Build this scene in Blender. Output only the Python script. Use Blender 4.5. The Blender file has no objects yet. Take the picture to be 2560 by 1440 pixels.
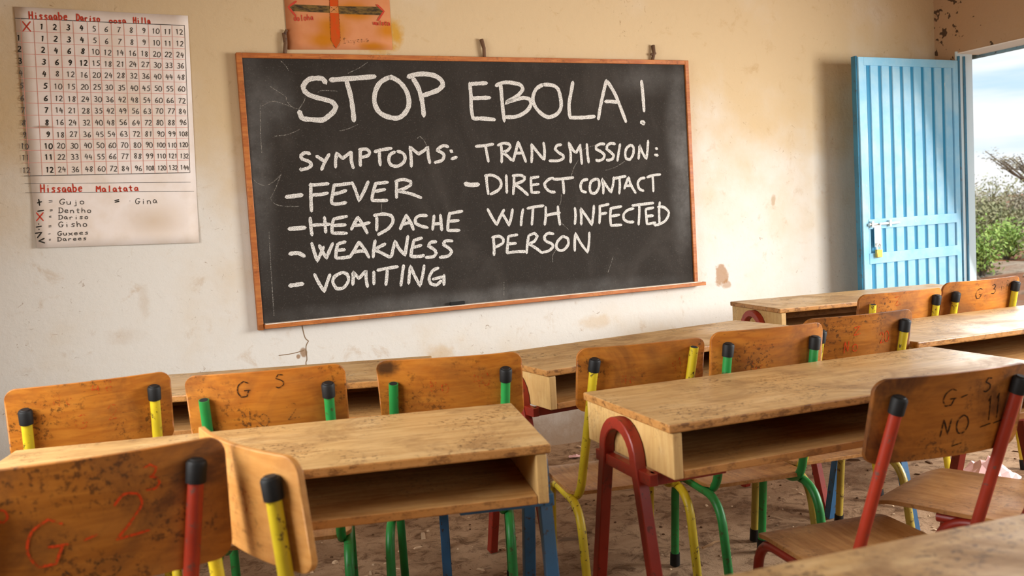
import bpy, bmesh, math, random
from mathutils import Vector, Matrix
R = math.radians
sc = bpy.context.scene
COL = sc.collection

# ------------------------------------------------------------------ camera, world, lights, exposure
PITCH, ROLL, CAM_Z = 0.07542130, 0.05952797, 1.1675
WALL_YAW, WALL_DIST = R(23.2233), 4.06          # the blackboard wall: direction and distance from the camera
ROOM = Matrix.Rotation(WALL_YAW, 4, 'Z') @ Matrix.Translation((0, WALL_DIST, 0))   # room frame: x along the blackboard wall, -y into the room

cd = bpy.data.cameras.new('camera'); cam = bpy.data.objects.new('camera', cd); COL.objects.link(cam)
fw = Vector((0, math.cos(PITCH), -math.sin(PITCH))); rt = Vector((1, 0, 0)); dn = fw.cross(rt)
r2 = rt * math.cos(ROLL) + dn * math.sin(ROLL); d2 = dn * math.cos(ROLL) - rt * math.sin(ROLL)
cam.matrix_world = Matrix(((r2.x, -d2.x, -fw.x, 0), (r2.y, -d2.y, -fw.y, 0), (r2.z, -d2.z, -fw.z, CAM_Z), (0, 0, 0, 1)))
cd.sensor_width = 36; cd.lens = 2255.06 / 2560 * 36; cd.clip_start = .05; cd.clip_end = 400
cd.dof.use_dof = True; cd.dof.focus_distance = 3.6; cd.dof.aperture_fstop = 4.5
sc.camera = cam
sc.view_settings.view_transform = 'Standard'; sc.view_settings.look = 'None'
sc.view_settings.gamma = 1; sc.view_settings.use_curve_mapping = False
sc.view_settings.exposure = 0.05
sc.cycles.use_denoising = True
sc.cycles.max_bounces = 8; sc.cycles.diffuse_bounces = 5; sc.cycles.sample_clamp_indirect = 6

def lin(r, g, b):
    f = lambda c: (c / 255 / 12.92) if c <= 10.3 else ((c / 255 + .055) / 1.055) ** 2.4
    return (f(r), f(g), f(b), 1)

# sky: blue overhead, white towards the horizon, streaks of cloud
world = bpy.data.worlds.new('sky'); sc.world = world; world.use_nodes = True
nt = world.node_tree; nt.nodes.clear()
def wn(t, **k):
    n = nt.nodes.new(t)
    for a, v in k.items(): setattr(n, a, v)
    return n
tc = wn('ShaderNodeTexCoord'); sx = wn('ShaderNodeSeparateXYZ'); nt.links.new(tc.outputs['Generated'], sx.inputs[0])
ramp = wn('ShaderNodeValToRGB'); nt.links.new(sx.outputs['Z'], ramp.inputs[0])
e = ramp.color_ramp.elements; e[0].position = 0; e[0].color = lin(226, 238, 246); e[1].position = .28; e[1].color = lin(140, 196, 236)
m1 = e = ramp.color_ramp.elements.new(.08); m1.color = lin(205, 230, 248)
mp = wn('ShaderNodeMapping'); mp.inputs['Scale'].default_value = (2.2, 2.2, 16); nt.links.new(tc.outputs['Generated'], mp.inputs[0])
nz = wn('ShaderNodeTexNoise'); nz.inputs['Scale'].default_value = 1.6; nz.inputs['Detail'].default_value = 6; nt.links.new(mp.outputs[0], nz.inputs['Vector'])
cr = wn('ShaderNodeValToRGB'); cr.color_ramp.elements[0].position = .42; cr.color_ramp.elements[1].position = .62
nt.links.new(nz.outputs['Fac'], cr.inputs[0])
mx = wn('ShaderNodeMix', data_type='RGBA'); mx.inputs['B'].default_value = lin(250, 252, 253)
nt.links.new(cr.outputs[0], mx.inputs['Factor']); nt.links.new(ramp.outputs[0], mx.inputs['A'])
bg = wn('ShaderNodeBackground'); bg.inputs['Strength'].default_value = 1.1; nt.links.new(mx.outputs['Result'], bg.inputs[0])
wo = wn('ShaderNodeOutputWorld'); nt.links.new(bg.outputs[0], wo.inputs[0])

# daylight through the side wall openings, plus an added fill lamp at the back (room frame: position, aim)
def daylight(name, loc, aim, sx_, sy_, power, col, spread=134):
    l = bpy.data.lights.new(name, 'AREA'); l.shape = 'RECTANGLE'; l.size = sx_; l.size_y = sy_; l.energy = power; l.color = col; l.spread = R(spread)
    o = bpy.data.objects.new(name, l); COL.objects.link(o)
    p = ROOM @ Vector(loc); d = (ROOM @ Vector(aim)) - p
    o.matrix_world = Matrix.Translation(p) @ d.to_track_quat('-Z', 'Y').to_matrix().to_4x4()
daylight('daylight_right', (4.50, -2.95, 1.47), (2.4, -1.5, .5), 1.7, 1.05, 102, (1, .995, .985))
daylight('daylight_door', (4.72, -.62, 1.05), (3.2, -1.0, .5), .85, 1.7, 22, (1, .99, .96))
daylight('daylight_left', (-1.02, -2.15, 1.45), (1.2, -1.9, .35), 1.6, 1.05, 46, (1, .995, .985))
daylight('fill_back', (1.8, -5.55, 1.6), (1.6, -2.5, .5), 2.6, 1.0, 12, (1, .97, .92))  # added fill lamp behind the camera, no known source there
sun = bpy.data.lights.new('sun', 'SUN'); sun.energy = 4.0; sun.angle = R(5); sun.color = (1, .95, .86)
so = bpy.data.objects.new('sun', sun); COL.objects.link(so)
so.rotation_euler = (ROOM.to_3x3() @ Vector((.18, .5, -.86))).to_track_quat('-Z', 'Y').to_euler()

# ------------------------------------------------------------------ digitised writing (mm on the blackboard wall)
CHALK = {
 'heading': [
  (0.0248, [[893,1819,879,1838,853,1840,820,1835,797,1813,793,1792,810,1771,841,1758,883,1747,915,1736,930,1717,920,1696,894,1674,866,1658,817,1660,780,1665,771,1681,767,1697],[914,1833,978,1838,1056,1844,1119,1850],[986,1830,1000,1766,1006,1700,1007,1652],[1187,1848,1145,1826,1120,1793,1108,1749,1114,1711,1135,1683,1174,1666,1214,1663,1245,1682,1267,1715,1270,1754,1258,1793,1232,1826,1204,1843,1187,1848],[1297,1843,1318,1805,1330,1765,1336,1721,1338,1670],[1274,1849,1310,1860,1357,1863,1405,1855,1436,1833,1441,1811,1418,1791,1381,1777,1342,1765]]),
  (0.021, [[1576,1823,1578,1763,1576,1704,1581,1656],[1581,1818,1619,1821,1663,1823],[1582,1751,1626,1753,1675,1754],[1581,1656,1630,1656,1693,1650],[1734,1819,1736,1763,1738,1703,1742,1642],[1709,1811,1751,1826,1801,1824,1840,1814,1850,1794,1826,1768,1791,1748,1753,1730,1802,1743,1848,1753,1881,1748,1889,1727,1872,1697,1837,1674,1797,1662,1749,1662],[1960,1817,1925,1799,1905,1768,1901,1738,1913,1707,1940,1678,1973,1660,2009,1665,2039,1685,2053,1716,2050,1763,2038,1799,2006,1815,1960,1817],[2125,1831,2113,1784,2097,1721,2097,1659],[2096,1656,2162,1655,2238,1660],[2316,1840,2297,1784,2274,1710,2258,1646],[2321,1835,2358,1779,2386,1715,2418,1631],[2303,1734,2337,1734,2374,1731],[2522,1838,2527,1763,2529,1684],[2506,1625,2516,1629,2525,1625,2517,1618]]),
 ],
 'symptoms': [
  (0.0172, [[800,1510,779,1516,759,1504,764,1489,794,1476,803,1460,786,1448,754,1441,754,1447],[827,1500,845,1487,860,1477],[885,1507,863,1474,845,1438],[909,1447,911,1478,919,1510,935,1494,944,1487,967,1502,985,1514],[985,1514,982,1476,989,1441],[1027,1523,1023,1482,1022,1450],[1021,1523,1054,1525,1069,1512,1061,1496,1025,1488],[1092,1512,1126,1520,1173,1526],[1115,1514,1113,1485,1114,1450],[1188,1509,1164,1497,1156,1471,1167,1449,1197,1444,1225,1460,1234,1482,1225,1502,1199,1512],[1261,1439,1263,1481,1261,1530,1287,1507,1300,1497,1328,1512,1347,1528,1347,1486,1352,1453],[1448,1526,1427,1532,1406,1524,1391,1511,1418,1497,1424,1484,1412,1464,1376,1455],[1457,1509,1467,1502],[1460,1469,1487,1477],[793,1379,789,1320,787,1257],[787,1373,831,1374,872,1376],[796,1329,834,1330,866,1335],[897,1372,888,1334,879,1297,887,1284],[897,1369,932,1370,974,1374],[884,1328,916,1333,949,1343],[887,1284,919,1285,945,1289],[978,1378,991,1343,1004,1294,1030,1335,1053,1379],[1088,1371,1073,1333,1063,1295],[1088,1369,1145,1372],[1079,1333,1129,1340],[1063,1293,1103,1290,1136,1290],[1186,1377,1183,1341,1180,1299],[1179,1374,1217,1382,1253,1371,1252,1355,1220,1340,1186,1331,1246,1316,1299,1294],[779,1230,779,1189,781,1151],[842,1229,843,1198,843,1160],[779,1195,817,1196,865,1196],[882,1218,873,1183,871,1155],[882,1218,944,1227],[877,1189,935,1189],[871,1155,938,1151],[995,1221,977,1196,959,1166],[995,1218,1015,1182,1032,1145],[970,1184,1003,1185,1046,1193],[1081,1217,1078,1178,1076,1155],[1068,1224,1111,1228,1148,1219,1156,1193,1133,1162,1099,1144,1081,1136],[1222,1219,1206,1190,1187,1155],[1222,1216,1240,1182,1251,1148],[1195,1175,1243,1185],[1321,1210,1287,1212,1265,1200,1263,1177,1290,1163,1321,1154],[1356,1209,1350,1176,1344,1143],[1387,1210,1388,1174,1389,1137],[1350,1169,1388,1170],[1434,1218,1424,1178,1418,1135],[1434,1214,1498,1222],[1428,1178,1477,1179],[1418,1135,1478,1132],[777,1117,786,1075,796,1036,817,1073,829,1097],[810,1105,824,1072,838,1046,853,1077,871,1110],[893,1106,884,1075,879,1043],[893,1106,929,1113],[891,1077,923,1078],[879,1043,914,1042,947,1045],[990,1109,968,1075,943,1042],[990,1109,1014,1072,1031,1035],[961,1063,994,1067,1020,1065],[1066,1111,1057,1076,1051,1034],[1112,1092,1084,1080,1060,1069,1092,1051,1131,1028],[1137,1031,1146,1063,1159,1102,1174,1068,1202,1033,1212,1078,1222,1121],[1251,1102,1238,1064,1229,1025],[1248,1099,1290,1108],[1245,1066,1284,1074],[1229,1025,1277,1023,1294,1027],[1358,1086,1330,1084,1318,1068,1345,1050,1354,1033,1339,1017,1301,1016],[1439,1084,1404,1086,1392,1070,1419,1051,1432,1034,1413,1015,1370,1011],[779,978,795,938,817,898,833,938,848,972],[903,977,869,961,858,936,872,906,904,907,929,937,925,966,903,977],[947,916,952,948,952,974,978,943,999,963,1013,975,1011,937,1015,901],[1049,969,1047,940,1045,911],[1066,974,1120,980,1164,983],[1113,974,1107,935,1101,903],[1192,988,1182,943,1172,894],[1210,901,1216,940,1224,981,1240,938,1264,886,1281,935,1291,980],[1360,962,1331,951,1311,919,1316,892,1344,883,1370,901],[1328,911,1385,920],[1386,927,1382,880]]),
  (0.021, [[681,1325,715,1328,752,1331],[682,1185,716,1186,754,1187],[677,1076,714,1077,741,1061],[666,936,697,938,726,940]]),
 ],
 'transmission': [
  (0.0162, [[1586,1525,1634,1528,1678,1534],[1637,1525,1642,1485,1647,1451],[1718,1527,1719,1489,1715,1445],[1700,1527,1730,1537,1759,1532,1766,1519,1750,1502,1723,1493,1748,1475,1769,1454],[1809,1542,1795,1501,1776,1450],[1809,1540,1825,1500,1844,1444],[1790,1488,1832,1488],[1880,1530,1879,1485,1874,1441],[1881,1526,1908,1491,1940,1453],[1945,1535,1948,1497,1944,1452],[2042,1523,2018,1520,2006,1503,2024,1485,2047,1471,2050,1456,2021,1445,1971,1446],[2084,1533,2091,1480,2088,1434],[2086,1529,2107,1493,2123,1483,2149,1521],[2145,1517,2149,1478,2151,1425],[2185,1523,2186,1477,2190,1431],[2287,1521,2262,1522,2237,1512,2236,1497,2264,1483,2283,1468,2274,1447,2245,1438,2233,1444],[2348,1520,2324,1524,2303,1514,2297,1496,2321,1478,2337,1463,2327,1445,2302,1439,2294,1443],[2377,1519,2367,1480,2356,1434],[2440,1514,2414,1497,2404,1468,2409,1443,2431,1439,2450,1464,2456,1496,2444,1513],[2482,1441,2488,1477,2492,1510,2509,1469,2529,1440,2538,1483,2545,1534],[2588,1493,2599,1489],[2581,1459,2600,1456],[1631,1384,1632,1343,1636,1296],[1624,1384,1661,1386,1696,1368,1706,1340,1689,1314,1647,1295],[1735,1383,1734,1339,1733,1298],[1776,1379,1773,1338,1766,1290],[1768,1379,1810,1381,1832,1370,1823,1353,1777,1338,1813,1312,1845,1283],[1866,1369,1864,1334,1865,1293],[1866,1365,1908,1370],[1867,1331,1906,1334],[1869,1294,1907,1294],[1989,1361,1961,1355,1937,1335,1943,1314,1965,1295,1992,1291],[1988,1354,2040,1355,2099,1359],[2039,1352,2041,1317,2041,1282],[2179,1347,2150,1341,2137,1316,2143,1291,2167,1283],[2231,1348,2198,1335,2188,1300,2195,1278,2219,1277,2241,1305,2243,1337,2231,1348],[2264,1272,2266,1311,2260,1347,2290,1303,2309,1277,2324,1316,2330,1352],[2326,1345,2368,1351,2401,1355],[2363,1347,2363,1307,2357,1268],[2418,1349,2428,1312,2455,1267],[2413,1345,2389,1292],[2394,1306,2436,1306],[2515,1342,2489,1339,2471,1318,2478,1288,2503,1276],[2528,1345,2567,1354,2610,1357],[2562,1347,2563,1307,2562,1270],[1628,1225,1651,1179,1671,1148,1690,1184,1713,1218],[1704,1197,1721,1169,1734,1141,1747,1174,1758,1218],[1814,1215,1804,1178,1798,1137],[1837,1218,1880,1224,1926,1227],[1868,1223,1863,1182,1856,1137],[1937,1220,1934,1171,1926,1133],[2004,1220,2005,1174,2010,1128],[1935,1178,1966,1183,2013,1188],[2098,1208,2100,1169,2093,1127],[2129,1122,2132,1168,2130,1203,2163,1159,2189,1118,2200,1164,2207,1214],[2240,1212,2239,1169,2233,1123],[2239,1209,2293,1217],[2241,1169,2278,1173],[2304,1195,2298,1152,2299,1108],[2300,1195,2367,1202],[2302,1155,2352,1160],[2299,1108,2362,1108],[2438,1188,2404,1182,2378,1162,2376,1137,2400,1121,2434,1119],[2430,1203,2490,1207,2559,1211],[2473,1201,2470,1157,2463,1103],[2510,1181,2512,1140,2514,1103],[2510,1181,2558,1186],[2512,1144,2555,1145],[2514,1103,2566,1108],[2598,1213,2591,1166,2590,1103],[2584,1188,2619,1186,2648,1163,2647,1141,2623,1112,2579,1096,2557,1097],[1648,1087,1649,1043,1646,1002],[1641,1088,1678,1092,1700,1077,1695,1057,1653,1039],[1727,1089,1720,1045,1714,1008],[1730,1089,1776,1093],[1724,1052,1766,1052],[1714,1008,1763,1011,1816,1008],[1836,1086,1826,1045,1819,1000],[1836,1086,1868,1095,1882,1080,1865,1056,1834,1045,1871,1021,1904,994],[1972,1085,1941,1090,1920,1074,1927,1053,1961,1036,1964,1019,1939,1003,1904,998],[2022,1071,1993,1048,1983,1021,1998,1002,2026,1004,2051,1030,2049,1059,2022,1071],[2085,993,2087,1035,2093,1081,2123,1026,2157,981,2168,1030,2173,1080]]),
  (0.0248, [[1520,1351,1549,1344,1589,1345]]),
 ],
 'scratches': [
  (0.0042, [[649,1805,684,1781,713,1760,717,1739,741,1713,767,1707],[767,1707,791,1739,798,1760],[853,1776,876,1787,941,1784],[606,1719,654,1740,700,1729,741,1713],[653,1590,711,1597,761,1617],[704,1913,724,1892,735,1871],[939,1609,978,1617,1024,1635],[996,1863,1054,1890,1089,1913],[602,1729,594,1599,593,1520]]),
  (0.0042, [[2132,1444,2106,1409,2088,1368],[2401,1432,2341,1402,2283,1389],[2027,1279,2020,1237,1999,1210],[2159,1492,2200,1509,2291,1525],[1959,945,1961,980,1987,1013],[2269,871,2288,913,2303,949],[1690,868,1684,785],[2778,1351,2784,1306,2773,1261],[2018,1138,2056,1101]]),
  (0.0042, [[667,1424,638,1363,614,1321,633,1296,681,1284,736,1282],[540,1416,568,1388,603,1380,641,1400,667,1424],[1108,1277,1105,1238],[597,1181,593,1057,589,809],[1298,1568,1312,1578,1331,1558,1343,1532]]),
 ],
}
GRID_H = [[[-304,2067],[322,2058]],[[-306,2018],[320,2009]],[[-307,1975],[318,1961]],[[-309,1930],[316,1917]],[[-311,1882],[313,1871]],[[-313,1835],[311,1823]],[[-315,1786],[309,1773]],[[-316,1739],[307,1728]],[[-318,1692],[305,1683]],[[-320,1642],[303,1634]],[[-322,1596],[301,1590]],[[-324,1554],[298,1544]],[[-325,1505],[296,1499]],[[-327,1454],[294,1446]]]
GRID_V = [[[-285,2067],[-308,1454]],[[-239,2066],[-262,1453]],[[-193,2066],[-215,1453]],[[-145,2065],[-171,1452]],[[-99,2064],[-119,1451]],[[-47,2064],[-71,1451]],[[-6,2063],[-27,1450]],[[41,2062],[16,1450]],[[88,2062],[66,1449]],[[136,2061],[113,1448]],[[181,2060],[156,1448]],[[229,2060],[204,1447]],[[273,2059],[246,1446]],[[322,2058],[294,1446]]]
CELLS = [[[-297,2040],[-263,2040],[-218,2039],[-171,2038],[-124,2038],[-76,2037],[-29,2036],[15,2036],[62,2035],[109,2034],[156,2034],[202,2033],[248,2032],[295,2031]],[[-299,1994],[-265,1993],[-219,1992],[-173,1992],[-126,1991],[-77,1990],[-31,1989],[13,1988],[60,1987],[108,1986],[154,1986],[201,1985],[246,1984],[292,1983]],[[-300,1950],[-267,1949],[-221,1948],[-175,1947],[-128,1946],[-79,1945],[-32,1944],[12,1943],[59,1942],[106,1941],[152,1940],[199,1939],[244,1938],[290,1937]],[[-302,1904],[-269,1903],[-223,1902],[-176,1901],[-130,1900],[-80,1899],[-34,1898],[10,1897],[57,1896],[104,1896],[151,1895],[197,1894],[242,1893],[288,1892]],[[-304,1856],[-271,1856],[-225,1855],[-178,1854],[-131,1853],[-82,1852],[-36,1851],[8,1850],[55,1850],[103,1849],[149,1848],[195,1847],[240,1846],[286,1845]],[[-306,1808],[-272,1807],[-226,1807],[-180,1806],[-133,1805],[-84,1804],[-38,1803],[6,1802],[53,1801],[101,1800],[147,1799],[193,1798],[238,1797],[284,1796]],[[-307,1760],[-274,1759],[-228,1758],[-182,1757],[-135,1756],[-86,1755],[-39,1755],[5,1754],[51,1753],[99,1752],[145,1751],[191,1750],[236,1749],[282,1748]],[[-309,1713],[-276,1712],[-230,1711],[-184,1711],[-137,1710],[-87,1709],[-41,1708],[3,1708],[50,1707],[98,1706],[143,1705],[189,1705],[235,1704],[280,1703]],[[-311,1664],[-278,1664],[-232,1663],[-186,1663],[-139,1662],[-89,1661],[-43,1661],[1,1660],[48,1660],[96,1659],[142,1658],[187,1658],[233,1657],[278,1657]],[[-313,1617],[-280,1616],[-234,1616],[-188,1615],[-140,1615],[-91,1614],[-44,1614],[-1,1613],[46,1613],[94,1612],[140,1611],[186,1611],[231,1610],[276,1610]],[[-315,1572],[-282,1572],[-235,1571],[-190,1571],[-142,1570],[-92,1570],[-46,1569],[-2,1568],[44,1568],[93,1567],[138,1567],[184,1566],[229,1565],[274,1565]],[[-316,1527],[-284,1526],[-237,1526],[-192,1525],[-144,1525],[-94,1524],[-48,1523],[-4,1523],[42,1522],[91,1522],[136,1521],[182,1521],[227,1520],[272,1519]],[[-318,1477],[-286,1477],[-239,1476],[-194,1476],[-146,1475],[-96,1475],[-50,1474],[-6,1474],[40,1473],[89,1472],[134,1472],[180,1471],[225,1471],[270,1470]]]
NOTES = [["Hissaabe",[-276,1387],[-122,1383],38,"r"],["Malatata",[-74,1381],[88,1378],28,"r"],["Gujo",[-214,1337],[-117,1332],26,"k"],["=",[-251,1339],[-233,1340],24,"k"],["+",[-292,1331],[-270,1335],34,"K"],["=",[-10,1327],[13,1330],26,"K"],[".",[47,1333],[53,1333],12,"k"],["Gina",[67,1325],[157,1323],28,"k"],["Dentho",[-219,1303],[-96,1297],24,"k"],["=",[-249,1306],[-236,1307],18,"k"],["-",[-295,1301],[-267,1302],30,"K"],["Dariso",[-221,1277],[-109,1273],20,"k"],["=",[-253,1281],[-243,1282],16,"k"],["x",[-304,1274],[-271,1273],38,"r"],["Gisho",[-224,1245],[-115,1242],26,"k"],["=",[-259,1242],[-246,1243],18,"k"],["/",[-305,1235],[-280,1237],36,"K"],["Guxees",[-230,1212],[-113,1210],20,"k"],["-",[-262,1214],[-253,1214],16,"k"],[">",[-308,1203],[-278,1209],28,"K"],["Darees",[-232,1190],[-122,1188],18,"k"],["=",[-261,1190],[-254,1190],16,"k"],["<",[-303,1185],[-275,1184],24,"K"],["Hissaabe",[-256,2066],[-117,2065],35,"r"],["Dariso",[-88,2066],[1,2063],29,"r"],["oosa",[31,2060],[99,2061],23,"r"],["Hilla",[124,2062],[191,2061],28,"r"],["x",[-287,2016],[-249,2016],45,"r"]]
RULES = [[[-327, 1424], [293, 1406]], [[-328, 1388], [304, 1367]]]
POSTER = {"red":[[[952,2338],[991,2341],[979,2161],[940,2161]],[[939,2131],[979,2131],[977,2010],[955,1976],[935,2013]],[[991,2341],[1006,2339],[974,2374],[939,2335],[952,2338]]],"dark":[[[940,2162],[786,2162],[756,2148],[772,2133],[939,2131]],[[981,2162],[1156,2166],[1187,2147],[1166,2129],[980,2128]]],"outline":[[[952,2338],[938,2131]],[[991,2341],[978,2161]],[[939,2131],[935,2013],[955,1976]],[[979,2131],[977,2010],[955,1976]],[[943,2159],[975,2134]],[[977,2160],[941,2133]],[[953,2336],[938,2131]]],"tips":[[[794,2176],[758,2150],[786,2114]],[[1156,2175],[1187,2147],[1156,2105]]]}
POSTER_NOTES = [["doloha",[776,2090],[865,2098],19,"r"],["wulota",[1132,2084],[1213,2084],16,"r"],["Duycha",[990,1998],[1110,2008],25,"k"]]

# ------------------------------------------------------------------ object helpers
def tag(o, label=None, cat=None, group=None, kind=None):
    if label: o['label'] = label
    if cat: o['category'] = cat
    if group: o['group'] = group
    if kind: o['kind'] = kind
    return o
def empty(name, mat):
    o = bpy.data.objects.new(name, None); COL.objects.link(o); o.matrix_world = mat; o.empty_display_size = .1
    return o
class MB:
    """collects shapes; build() links them as one mesh object"""
    def __init__(s): s.v = []; s.f = []
    def add(s, vs, fs):
        b = len(s.v); s.v += [Vector(v) for v in vs]; s.f += [[i + b for i in f] for f in fs]
    def box(s, x0, x1, y0, y1, z0, z1):
        s.add([(x0,y0,z0),(x1,y0,z0),(x1,y1,z0),(x0,y1,z0),(x0,y0,z1),(x1,y0,z1),(x1,y1,z1),(x0,y1,z1)],
              [(0,3,2,1),(4,5,6,7),(0,1,5,4),(1,2,6,5),(2,3,7,6),(3,0,4,7)])
    def quad(s, a, b, c, d): s.add([a, b, c, d], [(0, 1, 2, 3)])
    def tube(s, pts, r, n=14, square=False, cap=True, ref=None):
        pts = [Vector(p) for p in pts]; rings = []; N = len(pts)
        rs = r if isinstance(r, (list, tuple)) else [r] * N
        prev = None
        for i, p in enumerate(pts):
            t = (pts[min(i+1, N-1)] - pts[max(i-1, 0)]).normalized()
            if prev is None:
                a = Vector(ref) if ref else (Vector((1, 0, 0)) if abs(t.x) < .8 else Vector((0, 0, 1)))
                x = (a - t * a.dot(t)).normalized()
            else:
                x = (prev - t * prev.dot(t)).normalized()
            prev = x; y = t.cross(x); ring = []
            if square:
                # corners with a small chamfer
                k = .84
                for (cx, cy) in ((1,k),(k,1),(-k,1),(-1,k),(-1,-k),(-k,-1),(k,-1),(1,-k)):
                    sc_ = 1.0
                    if 0 < i < N-1:
                        a1 = (pts[i]-pts[i-1]).normalized(); a2 = (pts[i+1]-pts[i]).normalized()
                        sc_ = 1 / max(.5, math.cos(a1.angle(a2) / 2))
                    ring.append(p + x * cx * rs[i] + y * cy * rs[i] * sc_)
            else:
                for k in range(n):
                    a = 2 * math.pi * k / n; ring.append(p + x * math.cos(a) * rs[i] + y * math.sin(a) * rs[i])
            rings.append(ring)
        m = len(rings[0]); b = len(s.v)
        for ring in rings: s.v += ring
        for i in range(N-1):
            for k in range(m):
                s.f.append([b+i*m+k, b+i*m+(k+1) % m, b+(i+1)*m+(k+1) % m, b+(i+1)*m+k])
        if cap:
            s.f.append([b+k for k in reversed(range(m))]); s.f.append([b+(N-1)*m+k for k in range(m)])
    def ribbon(s, pts, w, fn, seed=None):
        """flat stroke: pts are 2D, fn maps 2D -> 3D; round ends"""
        P = [Vector(p).to_2d() if len(p) > 2 else Vector(p) for p in pts]
        P = smooth2(P)
        rnd = random.Random(seed if seed is not None else int(P[0].x * 7 + P[0].y * 13))
        L = []; Rr = []
        N = len(P)
        for i, p in enumerate(P):
            t = P[min(i+1, N-1)] - P[max(i-1, 0)]
            if t.length < 1e-9: t = Vector((1, 0))
            t.normalize(); n = Vector((-t.y, t.x)); ww = w / 2 * rnd.uniform(.9, 1.1)
            if i in (0, N-1): ww *= .8
            L.append(p + n * ww); Rr.append(p - n * ww)
        b = len(s.v)
        for a, c in zip(L, Rr): s.v.append(Vector(fn(a))); s.v.append(Vector(fn(c)))
        for i in range(N-1): s.f.append([b+2*i, b+2*i+1, b+2*i+3, b+2*i+2])
        for end, pt in ((0, P[0] - (P[1]-P[0]).normalized() * w * .35), (N-1, P[-1] + (P[-1]-P[-2]).normalized() * w * .35)):
            s.v.append(Vector(fn(pt))); k = len(s.v) - 1
            s.f.append([b+2*end, k, b+2*end+1] if end == 0 else [b+2*end, b+2*end+1, k])
    def build(s, name, mat, parent=None, smooth=True, bevel=0, angle=38, matrix=None):
        me = bpy.data.meshes.new(name); me.from_pydata([tuple(v) for v in s.v], [], s.f)
        bm = bmesh.new(); bm.from_mesh(me); bmesh.ops.recalc_face_normals(bm, faces=bm.faces); bm.to_mesh(me); bm.free()
        if smooth:
            me.polygons.foreach_set('use_smooth', [True] * len(me.polygons)); me.set_sharp_from_angle(angle=R(angle))
        me.materials.append(mat)
        o = bpy.data.objects.new(name, me); COL.objects.link(o)
        if matrix is not None: o.matrix_world = matrix
        if parent: o.parent = parent
        if bevel:
            md = o.modifiers.new('bevel', 'BEVEL'); md.width = bevel; md.segments = 2; md.limit_method = 'ANGLE'; md.angle_limit = R(40)
            md.harden_normals = False
        return o
def smooth2(P, it=None):
    """Catmull-Rom through the points"""
    if len(P) < 3: 
        return [P[0].lerp(P[-1], t / 4) for t in range(5)]
    out = []
    for i in range(len(P)-1):
        p1, p2 = P[i], P[i+1]; p0 = P[i-1] if i else p1; p3 = P[i+2] if i+2 < len(P) else p2
        # keep sharp corners sharp
        if i and (p1-p0).length > 0 and (p2-p1).angle(p1-p0, 0) > 1.05: p0 = p1
        if i+2 < len(P) and (p3-p2).length > 0 and (p3-p2).angle(p2-p1, 0) > 1.05: p3 = p2
        for k in range(4):
            t = k / 4
            out.append(.5 * ((2*p1) + (p2-p0)*t + (2*p0-5*p1+4*p2-p3)*t*t + (3*p1-p0-3*p2+p3)*t**3))
    out.append(P[-1].copy())
    return out

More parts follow.
